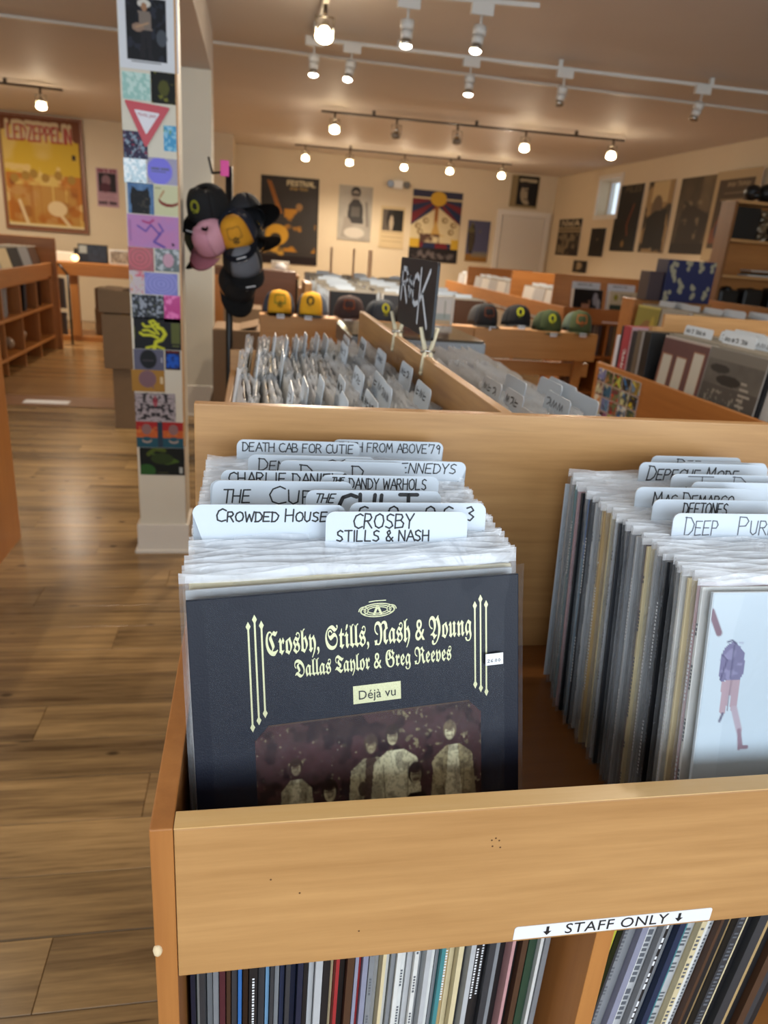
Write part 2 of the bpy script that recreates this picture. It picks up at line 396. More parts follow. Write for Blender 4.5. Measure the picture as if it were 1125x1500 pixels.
def poster(name, label, cv, wd, ht, loc, face='front', cat='poster', group=None, thick=.002, m=None, back=None, tilt=0, roll=0):
    """flat sheet with a backing of real thickness; loc = centre of the front face"""
    cv.a = np.clip(cv.a, 0, 1) ** 1.25
    z = {'front': 0, 'left': R(-90), 'right': R(90)}[face]
    rt = (Euler((tilt, 0, z)).to_matrix() @ Euler((0, roll, 0)).to_matrix()).to_euler()
    bm = bmesh.new(); bbox(bm, -wd / 2, wd / 2, .0002, thick, -ht / 2, ht / 2)
    r = link(name, finish(bm, name, back or WHITE), None, loc, rt); tag(r, label, cat, group)
    link('print', cv.mesh(name + '_print', wd, ht, m or PRINT), r)
    return r

# ================================================================== THE SETTING
def struct(name, x0, x1, y0, y1, z0, z1, m, bev=0, parent=None):
    o = box(name, x0, x1, y0, y1, z0, z1, m, parent, bev)
    if not parent: o['kind'] = 'structure'
    return o
FLOORB = wood('floor_far_wood', '#a58052', '#755634', 'x', .25, fine=40, coarse=6, streak=.7)
floor = struct('floor', -6.2, 5.3, -2.7, 13.0, -.2, -.004, FLOORB)
# laminate planks of the aisle: separate boards as far as they can be told apart
def plank_mesh(L, Wd):
    bm = bmesh.new(); bbox(bm, -L / 2 + .0008, L / 2 - .0008, -Wd / 2 + .0009, Wd / 2 - .0009, -.003, 0, 0)
    bmesh.ops.bevel(bm, geom=[e for e in bm.edges if all(v.co.z > -.001 for v in e.verts)], offset=.0007, segments=1, affect='EDGES')
    return finish(bm, 'plank', FLOORP)
PL = plank_mesh(1.28, .16)
row = 0; y = .36
while y < 5.85:
    off = (row * .47) % 1.28
    for k in range(-2, 1):
        xc = k * 1.28 + off - .35
        if xc - .64 > .1 or (y > 4.4 and k == -2 and False): continue
        link('plank', PL, floor, (xc, y + .08, 0))
    y += .16; row += 1
strip = struct('trim_1', -6.0, -.6, 5.93, 6.28, -.004, .006, wood('threshold_wood', '#8a5f38', '#6e4827', 'x', .35, fine=50, coarse=6))
ceiling = struct('ceiling', -6.2, 5.3, -2.7, 13.0, 2.7, 2.85, CEIL)
cs = struct('trim_2', -6.0, 5.1, 6.30, 6.345, 2.682, 2.7, TRIMM)
struct('wall_back', -.5, 5.3, 12.8, 13.0, 0, 2.7, WALL)
struct('wall_back_left', -6.2, -.3, 11.6, 11.8, 0, 2.7, WALL)
struct('wall_return', -.5, -.3, 11.8, 12.8, 0, 2.7, WALL)
bm = bmesh.new()
bbox(bm, -6.2, -6.0, -2.7, -1.2, 0, 2.7); bbox(bm, -6.2, -6.0, 1.8, 11.6, 0, 2.7); bbox(bm, -6.2, -6.0, -1.2, 1.8, 0, .65); bbox(bm, -6.2, -6.0, -1.2, 1.8, 2.45, 2.7)  # opening added for the side daylight
wl = link('wall_left', finish(bm, 'wall_left', WALL)); wl['kind'] = 'structure'
# right wall with a real opening for the small high window
wy0, wy1, wz0, wz1 = 10.42, 11.08, 2.05, 2.54
bm = bmesh.new()
bbox(bm, 5.1, 5.35, -2.7, wy0, 0, 2.7); bbox(bm, 5.1, 5.35, wy1, 13.0, 0, 2.7); bbox(bm, 5.1, 5.35, wy0, wy1, 0, wz0); bbox(bm, 5.1, 5.35, wy0, wy1, wz1, 2.7)
wr = link('wall_right', finish(bm, 'wall_right', WALL)); wr['kind'] = 'structure'
win = empty('window_1', (5.1, (wy0 + wy1) / 2, wz0)); win['kind'] = 'structure'; hw = (wy1 - wy0) / 2; hh = wz1 - wz0
bm = bmesh.new()
for (a, b, c, d) in ((-hw - .06, -hw, -.06, hh + .06), (hw, hw + .06, -.06, hh + .06), (-hw, hw, -.06, 0), (-hw, hw, hh, hh + .06)): bbox(bm, -.015, 0, a, b, c, d)
link('window_casing', finish(bm, 'window_casing', TRIMM), win)
bm = bmesh.new()
for (a, b, c, d) in ((-hw, -hw + .03, 0, hh), (hw - .03, hw, 0, hh), (-hw + .03, hw - .03, 0, .03), (-hw + .03, hw - .03, hh - .03, hh), (-.015, .015, .03, hh - .03)): bbox(bm, .17, .21, a, b, c, d)
link('window_frame', finish(bm, 'window_frame', WHITE), win)
gm, gt, gp = new_mat('window_glass'); gp.inputs['Transmission Weight'].default_value = 1; gp.inputs['Roughness'].default_value = .02; gp.inputs['IOR'].default_value = 1.02
box('pane', .187, .193, -hw + .03, hw - .03, .03, hh - .03, gm, win, 0)
# shopfront behind the photographer: wall with two big window openings (daylight enters here)
bm = bmesh.new()
bbox(bm, -6.2, -2.2, -2.7, -2.5, 0, 2.7); bbox(bm, .1, .4, -2.7, -2.5, 0, 2.7); bbox(bm, 3.9, 5.3, -2.7, -2.5, 0, 2.7)
bbox(bm, -2.2, .1, -2.7, -2.5, 0, .65); bbox(bm, .4, 3.9, -2.7, -2.5, 0, .65); bbox(bm, -2.2, .1, -2.7, -2.5, 2.45, 2.7); bbox(bm, .4, 3.9, -2.7, -2.5, 2.45, 2.7)
wf = link('wall_front', finish(bm, 'wall_front', WALL)); wf['kind'] = 'structure'
# pillars and the beam that joins them
def pillar(name, x0, x1, y0, y1, z1, m, base_h=.135, over=.013):
    o = struct(name, x0, x1, y0, y1, -.004, z1, m, .004)
    bm = bmesh.new(); bbox(bm, x0 - over, x1 + over, y0 - over, y1 + over, -.003, base_h, 0, .004)
    bbox(bm, x0 - over - .012, x1 + over + .012, y0 - over - .012, y1 + over + .012, -.003, .014, 0, .004)
    link('baseboard', finish(bm, 'baseboard', TRIMM), o)
    return o
pil = pillar('pillar', -.486, -.287, 3.12, 3.31, 2.42, WALLP)
box('corner_strip', -.291, -.283, 3.116, 3.128, .5, 2.2, MAPLE['z'], pil, .001)
pillar('pillar_far', -.505, -.30, 5.8, 6.05, 2.42, WALLP, .24, .008)
struct('beam', -.505, -.30, -2.5, 6.05, 2.42, 2.7, CEIL, .004)
# closet door on the back wall
dr = empty('door_1', (4.57, 12.8, 0)); dr['kind'] = 'structure'
box('door_panel', -.375, .385, -.03, -.002, 0, 2.03, DOORM, dr, .003)
bm = bmesh.new(); bbox(bm, -.48, -.39, -.045, 0, 0, 2.0345); bbox(bm, .39, .48, -.045, 0, 0, 2.0345); bbox(bm, -.48, .48, -.045, -.001, 2.035, 2.12)
link('door_casing', finish(bm, 'door_casing', TRIMM), dr)
bm = bmesh.new(); cyl(bm, (-.32, -.03, 1.0), (-.32, -.07, 1.0), .012); ball(bm, (-.32, -.085, 1.0), .028); link('door_handle', finish(bm, 'door_handle', CHROME), dr)

# ================================================================== LIGHTS ON TRACKS
def spot_light(parent, loc, power, aim=(0, 0, -1), blend=.6, ang=120, r=.03, col=WARM):
    l = bpy.data.lights.new('lamp', 'SPOT'); l.energy = power; l.color = col; l.spot_size = R(ang); l.spot_blend = blend; l.shadow_soft_size = r
    o = bpy.data.objects.new('lamp', l); COL.objects.link(o); o.parent = parent; o.location = loc
    o.rotation_euler = Vector(aim).to_track_quat('-Z', 'Y').to_euler()
def halo(parent, loc, power, r=.045):
    l = bpy.data.lights.new('bulb_light', 'POINT'); l.energy = power; l.color = WARM; l.shadow_soft_size = r
    o = bpy.data.objects.new('bulb_light', l); COL.objects.link(o); o.parent = parent; o.location = loc
def can_lamp(loc, label, lit=True, aim=(0, 0, -1), group=None, power=60):
    """white stepped cylinder spotlight under an adapter box"""
    r = empty('track_spotlight', loc, label, 'spotlight', group)
    bm = bmesh.new(); bbox(bm, -.06, .06, -.018, .018, -.055, 0, 0, .003); link('adapter', finish(bm, 'adapter', WHITEMETAL), r)
    bm = bmesh.new(); cyl(bm, (0, 0, -.055), (0, 0, -.11), .006); link('stem', finish(bm, 'stem', WHITEMETAL), r)
    a = Vector(aim).normalized(); p = Vector((0, 0, -.105))
    bm = bmesh.new(); cyl(bm, p, p + a * .045, .036, 20); cyl(bm, p + a * .048, p + a * .085, .031, 20); cyl(bm, p + a * .045, p + a * .048, .025, 16)
    link('lamp_housing', finish(bm, 'lamp_housing', WHITEMETAL), r)
    bm = bmesh.new(); q = p + a * .085; cyl(bm, q, q + a * .03, .022, 20, .034); link('lamp_reflector', finish(bm, 'lamp_reflector', CHROME), r)
    bm = bmesh.new(); ball(bm, q + a * .03, .031, 16, .5); link('bulb', finish(bm, 'bulb', BULBW if lit else BULBOFF), r)
    if lit: spot_light(r, q + a * .05, power, a, ang=110, col=(1, .86, .68)); 
    return r
def gimbal_lamp(loc, label, lit=True, aim=(0, 0, -1), group=None, drop=.05, power=LAMP_W):
    """bare bulb in a wire yoke"""
    r = empty('gimbal_spotlight', loc, label, 'spotlight', group)
    bm = bmesh.new(); cyl(bm, (0, 0, 0), (0, 0, -drop), .012, 12); link('stem', finish(bm, 'stem', DARKMETAL), r)
    a = Vector(aim).normalized(); c = Vector((0, 0, -drop - .075))
    tube('yoke', [(-.05, 0, -drop - .10), (-.05, 0, -drop - .01), (.05, 0, -drop - .01), (.05, 0, -drop - .10)], .005, CHROME, r, 6)
    bm = bmesh.new(); s = c - a * .05; cyl(bm, s, s + a * .05, .018, 14, .03); link('lamp_socket', finish(bm, 'lamp_socket', CHROME), r)
    bm = bmesh.new(); cyl(bm, c, c + a * .045, .03, 20, .05); ball(bm, c + a * .045, .05, 16, .55); link('bulb', finish(bm, 'bulb', BULB if lit else BULBOFF), r)
    if lit: spot_light(r, c + a * .08, power, a, ang=150); halo(r, c + a * .02 + Vector((0, 0, -.06)), 4)
    return r
def track(label, p, q, z, m=None, w=.034, h=.022, slope=0):
    p, q = Vector((*p, z)), Vector((*q, z)); d = q - p
    bm = bmesh.new(); bbox(bm, 0, d.length, -w / 2, w / 2, -h, 0, 0, .002)
    r = link('light_track', finish(bm, 'light_track', m or WHITEMETAL), None, p, (0, 0, math.atan2(d.y, d.x))); tag(r, label, 'light track')
    bm = bmesh.new()
    n = max(2, int(d.length / 1.1))
    for i in range(n):
        x = d.length * (i + .5) / n; bbox(bm, x - .015, x + .015, -.015, .015, 0, 2.7 - z)
    link('mounting_clip', finish(bm, 'mounting_clip', m or WHITEMETAL), r)
    return r
track('white ceiling light track nearest the camera, along the top edge of the picture', (.45, 4.42), (1.45, 4.24), 2.62)
track('short white ceiling light track running away from the camera above the front lamps', (.38, 4.55), (.38, 5.75), 2.64)
track('long white ceiling light track second from the camera, with hanging white cans', (.39, 5.66), (5.0, 5.45), 2.66)
track('bronze ceiling light track with five bare bulbs, third back from the camera', (.68, 8.5), (3.97, 8.2), 2.66, DARKMETAL, .03, .02)
track('bronze ceiling light track with five bare bulbs, farthest back by the poster wall', (.57, 11.6), (3.75, 11.3), 2.66, DARKMETAL, .03, .02)
track('bronze ceiling light track in front of the yellow framed poster', (-4.2, 9.0), (-1.98, 9.0), 2.66, DARKMETAL, .05, .02)
can_lamp((.78, 4.35, 2.6), 'white can spotlight on the nearest track, the left one of its two')
can_lamp((1.16, 4.29, 2.6), 'white can spotlight on the nearest track, the right one below the square adapter', aim=(-.15, -.1, -1))
gimbal_lamp((.38, 4.75, 2.62), 'white gimbal spotlight on the short track, tilted toward the camera', aim=(-.1, -.6, -1))
can_lamp((.38, 5.55, 2.64), 'white can spotlight at the left end of the long white track')
for i, (x, lit, d) in enumerate(((.64, True, 'leftmost lit one below the long white track, with a tilted head'), (1.47, True, 'brightest one below the middle of the long white track'),
                                 (2.15, False, 'unlit one right of the middle of the long white track'), (3.2, False, 'unlit one farthest right on the long white track'))):
    can_lamp((x, 5.645 - x * .045, 2.64), 'white can spotlight, ' + d, lit, aim=((-.2, -.2, -1), (0, 0, -1), (0, .3, -1), (0, .5, -1))[i])
for i, (x, lit, aim, d) in enumerate(((.82, True, (0, -.3, -1), 'leftmost glowing bulb of the third track'), (1.47, False, (0, .8, -1), 'second fixture of the third track, turned away and dark'),
                                 (2.12, False, (.3, .8, -1), 'middle fixture of the third track, turned away and dark'), (2.86, True, (0, 0, -1), 'fourth fixture of the third track in a square yoke'),
                                 (3.83, True, (-.2, -.3, -1), 'rightmost glowing bulb of the third track'))):
    gimbal_lamp((x, 8.52 - x * .09, 2.64), 'spotlight, ' + d, lit, aim)
for i, (x, lit, d) in enumerate(((.72, 1, 'leftmost bulb'), (1.36, 1, 'second bulb from the left'), (2.16, 1, 'middle bulb'), (2.84, 1, 'fourth bulb'), (3.62, 1, 'rightmost bulb'))):
    gimbal_lamp((x, 11.65 - x * .094, 2.64), 'spotlight, ' + d + ' of the farthest track before the back wall', True, ((0, -.5, -1), (0, .1, -1), (0, .1, -1), (-.2, -.4, -1), (-.3, -.5, -1))[i])
for x_ in (-2.95, -3.8): gimbal_lamp((x_, 9.0, 2.64), 'added unseen spotlight on the left track, ' + ('second' if x_ > -3 else 'third') + ' from its right end', True, (0, .5, -1))  # lamps added beyond the view to brighten the framed poster
for x_, y_ in ((-1.0, 1.2), (-1.6, 2.6), (1.2, 1.6), (2.6, 2.4), (-2.6, 5.6)): can_lamp((x_, y_, 2.699), 'added unseen can spotlight on the front ceiling at the %s' % ('far left' if x_ < -2 else 'left aisle' if x_ < -1.2 else 'photographer' if x_ < 0 else 'front bin' if x_ < 2 else 'right island'), True, (0, 0, -1))  # unseen lamps added overhead to brighten the floor and the front
gimbal_lamp((-2.2, 9.0, 2.64), 'spotlight hanging in front of the yellow framed poster', True, (0, 0, -1))

# ================================================================== RECORDS, CARDS, CAPS
S = .315
def jacket_mesh(T=.0038):
    bm = bmesh.new(); bbox(bm, -S / 2, S / 2, -T / 2, T / 2, .002, S + .002, 0, .0006)
    return finish(bm, 'record', JACKET)
def sleeve_mesh(seed, extra=.012, m=None, wsl=.326, th=.0066, n=13, nz=8, haze=False):
    rr = random.Random(seed); bm = bmesh.new(); H = S + extra; rows = []
    ph = [rr.uniform(0, 6) for _ in range(4)]
    for s in (-1, 1):
        g = []
        for j in range(nz + 1):
            z = (H - .0085) * j / (nz - 1) if j < nz else H; rw = []
            for i in range(n + 1):
                u = i / n; x = -wsl / 2 + wsl * u; e = min(1, 8 * min(u, 1 - u) + .05); top = max(0, (z - S * .9) / (H - S * .9))
                yy = s * th / 2 * e + top * (.0030 * math.sin(u * 19 + ph[0]) + .0022 * math.sin(u * 47 + ph[1] + s * 2))
                zz = z + (top * (.0026 * math.sin(u * 13 + ph[2] + s)) if j == nz else 0)
                rw.append(bm.verts.new((x, yy, zz)))
            g.append(rw)
        for j in range(nz):
            for i in range(n):
                q = (g[j][i], g[j][i + 1], g[j + 1][i + 1], g[j + 1][i]); f = bm.faces.new(q if s < 0 else q[::-1]); f.material_index = 1 if (j == nz - 1 and m is None) else 0
        rows.append(g)
    a, b = rows
    for j in range(nz):
        bm.faces.new((b[j][0], a[j][0], a[j + 1][0], b[j + 1][0])); bm.faces.new((a[j][n], b[j][n], b[j + 1][n], a[j + 1][n]))
    for i in range(n): bm.faces.new((a[0][i + 1], a[0][i], b[0][i], b[0][i + 1]))
    return finish(bm, 'plastic_sleeve', [HAZE if haze else (m or SLEEVE), RIM], True)
JM = jacket_mesh(); SL = [sleeve_mesh(k, n=13) for k in range(6)]; SLT = [sleeve_mesh(k + 20, .016) for k in range(4)]; SLL = [sleeve_mesh(k + 40, .014, n=8, nz=4, haze=True, th=.012) for k in range(4)]
# spine print: small marks along the left edge of a jacket
def spine_mark(seed, col):
    rr = random.Random(seed); bm = bmesh.new(); z = rr.uniform(.02, .08)
    while z < .28:
        if rr.random() < .12: z += .03; continue
        h = rr.uniform(.0018, .0034); 
        vs = [bm.verts.new(c) for c in ((-S / 2 - .0002, .0011, z), (-S / 2 - .0002, -.0011, z), (-S / 2 - .0002, -.0011, z + h), (-S / 2 - .0002, .0011, z + h))]
        bm.faces.new(vs); z += h + rr.uniform(.0012, .0022)
    return finish(bm, 'spine_lettering', col)
MARKS = [spine_mark(k, INKG if k % 2 else WHITE) for k in range(6)]

BUCKETS = {}
def row_record(loc, lean, yaw, color, label, group, *a, **k):
    """a far record that is only a few pixels thick: joined with its row"""
    mt = Matrix.Translation(loc) @ Euler((-lean, 0, yaw)).to_matrix().to_4x4()
    BUCKETS.setdefault(group, [label, []])[1].append((mt, lin(color)))
def flush_rows():
    for g, (label, L) in BUCKETS.items():
        co = []; F = []; cl = []
        for mt, c in L:
            b = len(co); q = [(x, y, z) for z in (.002, S) for x, y in ((-S / 2, -.002), (S / 2, -.002), (S / 2, .002), (-S / 2, .002))]
            co += [tuple(mt @ Vector(v)) for v in q]; cl += [(*c, 1)] * 4 + [(*[min(1, .35 * v + .45) for v in c], 1)] * 4 if False else [(*c, 1)] * 8
            F += [tuple(b + i for i in f) for f in ((0, 3, 2, 1), (4, 5, 6, 7), (0, 1, 5, 4), (1, 2, 6, 5), (2, 3, 7, 6), (3, 0, 4, 7))]
            # plastic sleeve edge standing above the jacket
            b = len(co); q = [(x, y, z) for z in (S + .0005, S + .009) for x, y in ((-S / 2 - .004, -.0028), (S / 2 + .004, -.0028), (S / 2 + .004, .0028), (-S / 2 - .004, .0028))]
            co += [tuple(mt @ Vector(v)) for v in q]; v_ = .22 + .30 * ((len(cl) * 7919) % 101) / 101; cl += [(v_, v_ * .90, v_ * .74, 1)] * 8
            F += [tuple(b + i for i in f) for f in ((0, 3, 2, 1), (4, 5, 6, 7), (0, 1, 5, 4), (1, 2, 6, 5), (2, 3, 7, 6), (3, 0, 4, 7))]
        me = bpy.data.meshes.new('record_row'); me.from_pydata(co, [], F); at = me.color_attributes.new('Col', 'FLOAT_COLOR', 'POINT')
        at.data.foreach_set('color', np.array(cl, dtype=np.float32).ravel()); me.materials.append(PRINT)
        tag(link('record_row', me), label, 'records', None, 'stuff')
def record(loc, lean, yaw, color, label, group, sleeve=None, marks=None, roll=0, name='record'):
    rt = (Euler((-lean, 0, yaw)).to_matrix() @ Euler((0, roll, 0)).to_matrix()).to_euler()
    o = link(name, JM, None, loc, rt, color); tag(o, label, 'record', group)
    if sleeve is not None: link('plastic_sleeve', sleeve, o)
    if marks is not None: link('spine_lettering', marks, o)
    return o
CN = {'black': '#17181c', 'charcoal': '#33353a', 'dark blue': '#1d2c4a', 'navy': '#182038', 'blue': '#2c66a8', 'sky blue': '#6f9cc0', 'white': '#d6d6d2', 'cream': '#d2c39c', 'tan': '#b09466',
      'pale grey': '#b4b6b8', 'grey': '#7f8286', 'dark green': '#24402f', 'olive': '#6c6a2c', 'teal': '#3f8287', 'maroon': '#4a1c26', 'red': '#9c2a2e', 'brown': '#4b3222', 'pink': '#b98c8e', 'yellow': '#b9b23c', 'lavender': '#8a8ca0', 'orange': '#b06a2c'}

def rounded(pts_rect, r=.008, n=5):
    x0, x1, z0, z1 = pts_rect; out = []
    for cx, cz, a0 in ((x1 - r, z1 - r, 0), (x0 + r, z1 - r, 90)):
        for i in range(n + 1):
            t = R(a0 + 90 * i / n); out.append((cx + r * math.cos(t), cz + r * math.sin(t)))
    return out
def card(loc, lean, yaw, body_w, body_h, t0, t1, tab_h, label, group=None, items=(), r=.009, w=.0011, m=None, ink=None, roll=0, name='divider_card', body_off=0):
    """plastic divider: sheet with a rounded tab standing up; origin at the foot"""
    T = .0014; bm = bmesh.new(); xa, xb = -body_w / 2 + body_off, body_w / 2 + body_off
    ol = [(xa, 0), (xb, 0), (xb, body_h)]
    if t1 < xb - .002: ol += [(t1, body_h)]
    ol += rounded((t0, t1, body_h, body_h + tab_h), r)
    if t0 > xa + .002: ol += [(t0, body_h)]
    ol += [(xa, body_h)]
    A = [bm.verts.new((x, -T / 2, z)) for x, z in ol]; B = [bm.verts.new((x, T / 2, z)) for x, z in ol]
    bm.faces.new(A); bm.faces.new(B[::-1]); k = len(A)
    for i in range(k): bm.faces.new((A[i], B[i], B[(i + 1) % k], A[(i + 1) % k]))
    bmesh.ops.triangulate(bm, faces=[f for f in bm.faces if len(f.verts) > 4])
    bmesh.ops.recalc_face_normals(bm, faces=bm.faces)
    rt = (Euler((-lean, 0, yaw)).to_matrix() @ Euler((0, roll, 0)).to_matrix()).to_euler()
    o = link(name, finish(bm, name, m or CARDM), None, loc, rt); tag(o, label, 'divider card', group)
    if items: lettering('lettering', items, o, ink or INK, -T / 2 - .0003, w)
    return o

# ---------------- front fixture: the record bin in the foreground
FX0, FX1 = -.077, 1.25
fx = empty('record_bin', (0, .465, 0), 'maple plywood record bin nearest the camera with a staff shelf beneath', 'record bin')
def fpart(name, x0, x1, y0, y1, z0, z1, m, bev=.0012, lab=None):
    o = box(name, x0, x1, y0 - .465, y1 - .465, z0, z1, m, fx, bev)
    if lab: o['label'] = lab
    return o
fpart('front_panel', -.058, FX1 - .019, .465, .4835, .766, .931, MAPLE['x'], .0012)
fpart('panel_highlight_strip', -.058, FX1 - .019, .4648, .4838, .9312, .9322, EDGE, .0004)  # thin strip carrying the painted edge highlight
fpart('side_panel', FX0, -.0585, .465, .980, .02, .9322, ORANGE['z'], .0014)
fpart('side_panel', FX1 - .0185, FX1, .465, .980, .02, .9322, ORANGE['z'], .0014)
fpart('back_panel', FX0, FX1, .9805, .9995, .02, 1.163, MAPLE['x'], .0016)
fpart('bin_floor', -.0583, FX1 - .019, .484, .980, .757, .776, BINFLOOR, .001)
fpart('shelf_divider', .345, .3645, .475, .94, .05, .7565, ORANGE['z'], .001)
fpart('shelf_board', -.0583, FX1 - .019, .475, .980, .40, .419, ORANGE['x'], .001)
fpart('bottom_board', -.0583, FX1 - .019, .475, .980, .03, .05, ORANGE['x'], .001)
ch = bmesh.new(); ball(ch, (-.0745, .0003, .800), .0042, 8, 1.5); link('chipped_edge', finish(ch, 'chipped_edge', plain('bare_wood', '#dcc7a0', .7)), fx)
bm = bmesh.new()
for (x, z) in ((.213, .895), (.2165, .897), (.220, .894), (.2145, .888), (.222, .886), (.045, .852), (.10, .80), (.02, .87)): cyl(bm, (x, -.0002, z), (x, .0004, z), .0009, 8)
link('nail_hole', finish(bm, 'nail_hole', plain('dark_hole', '#5b3a1c', .8)), fx)
# staff only label
bm = bmesh.new(); lx0, lx1, lz0, lz1 = .2505, .459, .7690, .7855
ol = rounded((lx0, lx1, lz0, lz1), .003, 3) + [(lx0 + (0), lz0), (lx1, lz0)]
A = [bm.verts.new((x, -.0006, z)) for x, z in ol]; B = [bm.verts.new((x, -.0001, z)) for x, z in ol]; bm.faces.new(A); bm.faces.new(B[::-1])
for i in range(len(A)): bm.faces.new((A[i], B[i], B[(i + 1) % len(A)], A[(i + 1) % len(A)]))
bmesh.ops.recalc_face_normals(bm, faces=bm.faces)
lab = link('shelf_label', finish(bm, 'shelf_label', WHITE), fx); lab['label'] = 'white strip label reading STAFF ONLY with two down arrows'
font_mesh('lettering', 'STAFF ONLY', .0185, INK, lab, ((lx0 + lx1) / 2 + .002, -.0009, .7712), space=1.06)
bm = bmesh.new()
for ax in (.2842, .4235):
    for q in ([(-.0014, .014), (.0014, .014), (.0014, .0075), (-.0014, .0075)], [(-.0042, .0078), (.0042, .0078), (0, .0028)]):
        f = bm.faces.new([bm.verts.new((ax + a, -.0009, lz0 + b - .0002)) for a, b in q]); f.normal_flip() if f.normal.y > 0 else None
link('arrow', finish(bm, 'arrow', INK), lab)

# ---------------- records standing in the left compartment
def blackletter(name, text, size, parent, x, z, fit, bold=.0):
    out = []
    for ch in text:
        if 'A' <= ch <= 'Z': out.append(chr(0x1D56C + ord(ch) - 65))
        elif 'a' <= ch <= 'z': out.append(chr(0x1D586 + ord(ch) - 97))
        else: out.append(ch)
    return font_mesh(name, ''.join(out), size, GOLD, parent, (x, -.00265, z), bold=bold, fit=fit)
cols = ['black', 'charcoal', 'white', 'navy', 'pale grey', 'brown', 'cream', 'black', 'dark blue', 'grey']
n = 30
for i in range(1, n):
    t = i / (n - 1); yb = .518 + .375 * t + random.uniform(-.001, .001); lean = R(14.3 - 8 * t)
    c = cols[(i * 3) % 10]
    record((.1065 + .0115 * (1 - t) ** 3 + random.uniform(-.0016, .0016), yb, .777), lean, R(5 * (1 - t) ** 3 + random.uniform(-.4, .4)), CN[c if i > 4 else ('white', 'pale grey', 'cream')[i % 3]],
           'record in a clear sleeve filed behind the black gold-lettered album in the front bin', 'sleeved records behind the black album', SLT[i % 4], None, -R(1.9) * (1 - t) ** 3)
# the black album in front
bm = bmesh.new(); bbox(bm, -S / 2, S / 2, -.0024, .0024, .002, S + .002, 0, .0009)
al = link('album', finish(bm, 'album', LEATHER), None, (.1190, .513, .777), (-R(14.3), 0, R(5))); tag(al, 'black textured album with gold blackletter names in a clear sleeve, frontmost in the front bin', 'record')
al.rotation_euler = (Euler((-R(14.3), 0, R(5))).to_matrix() @ Euler((0, -R(1.9), 0)).to_matrix()).to_euler()
blackletter('lettering', 'Crosby, Stills, Nash & Young', .0300, al, .0085, .2605, .198, .0001)
blackletter('lettering', 'Dallas Taylor & Greg Reeves', .0222, al, .0105, .2375, .152, .0001)
bm = bmesh.new()
for sx0, zt in ((-.0995, .2870), (.1170, .2870)):
    for k, (dx, dz) in enumerate(((-.0065, 0), (0, .006), (.0065, 0))):
        x = sx0 + dx * .9; zz0 = .197 + k * .006; z1 = zt + dz
        if sx0 > 0: zz0 = .212 - k * .0045
        for (a, b, c, d) in ((x - .0008, x + .0008, zz0, z1),):
            f = bm.faces.new([bm.verts.new(v) for v in ((a, -.0026, c), (b, -.0026, c), (b, -.0026, d), (a, -.0026, d))])
        for zc in (zz0 - .002, z1 + .002):
            bm.faces.new([bm.verts.new(v) for v in ((x - .0022, -.00262, zc), (x, -.00262, zc - .0045), (x + .0022, -.00262, zc), (x, -.00262, zc + .0045))])
link('border_rule', finish(bm, 'border_rule', GOLD), al)
# emblem: interlaced scrolls
bm = bmesh.new()
for k in range(3):
    ribbon(bm, [(.014 + (.0165 - k * .0035) * math.cos(t), .2935 + (.0062 - k * .0016) * math.sin(t)) for t in np.linspace(0, 2 * math.pi, 30)], .0009, -.00262)
for s in (-1, 1):
    ribbon(bm, [(.014 + s * (.013 + .005 * math.cos(t) * (1 - t / 14)), .2935 + .0045 * math.sin(t) * (1 - t / 14)) for t in np.linspace(0, 10, 34)], .0009, -.00262)
    ribbon(bm, [(.014 + s * .004, .2895), (.014 + s * .0005, .2975), (.014 - s * .003, .29)], .0013, -.00262)
ribbon(bm, [(.006, .3018), (.012, .3024), (.022, .3022)], .0008, -.00262)
link('emblem', finish(bm, 'emblem', GOLD), al)
bm = bmesh.new(); f = bm.faces.new([bm.verts.new(v) for v in ((-.0115, -.0026, .2050), (.035, -.0026, .2050), (.035, -.0026, .2225), (-.0115, -.0026, .2225))])
link('title_plate', finish(bm, 'title_plate', GOLD), al)
font_mesh('lettering', 'Déjà vu', .0125, INK, al, (.0118, -.0030, .2090), fit=.036)
# old brown group photo, five plain figures
c = Cv(300, 180, '#3a2629')
c.noise(9, '#4f3538', .8, 3).noise(40, '#8f8768', .8, 4, .76).noise(70, '#c4bf9f', .85, 6, .84).noise(10, '#21171c', .85, 9, .55).noise(26, '#8b8262', .7, 12, .68, x0=.55, y1=.3).noise(22, '#b7ad8c', .7, 15, .74, x0=.86)
def face(x, y, r=.030, skin='#b7ad8a', hair='#3a2c26', mous=False):
    r *= .86; ry = r * 2.2
    c.ell(x, y - ry * .25, r * 1.22, ry * 1.15, hair); c.ell(x, y, r * .86, ry * .95, skin)
    c.ell(x, y - ry * .62, r * .95, ry * .42, hair)
    c.line([(x - r * .5, y - ry * .10), (x + r * .5, y - ry * .10)], .014, '#5c4a3e', .75)
    c.line([(x - r * .3, y + ry * .45), (x + r * .3, y + ry * .45)], .020 if mous else .008, '#5a4438', .9 if mous else .6); c.ell(x + r * .6, y + ry * .1, r * .35, ry * .7, '#6c5c4a', .4)
def body(x, y, w, coat, shirt, arm=None):
    c.poly([(x - w * .3, y), (x + w * .3, y), (x + w * .85, y + .07), (x + w * 1.05, y + .40), (x + w * .7, y + .44), (x + w * .62, y + .62), (x - w * .62, y + .62), (x - w * .7, y + .44), (x - w * 1.05, y + .40), (x - w * .85, y + .07)], coat)
    c.poly([(x - w * .2, y), (x + w * .2, y), (x + w * .42, y + .42), (x - w * .42, y + .42)], shirt)
    c.line([(x - w * .5, y + .1), (x - w * .42, y + .4)], .012, '#6c6450', .6); c.line([(x + w * .5, y + .1), (x + w * .42, y + .4)], .012, '#6c6450', .6)
    c.poly([(x - w * .6, y + .44), (x + w * .6, y + .44), (x + w * .7, 1.2), (x - w * .7, 1.2)], '#241a1a')
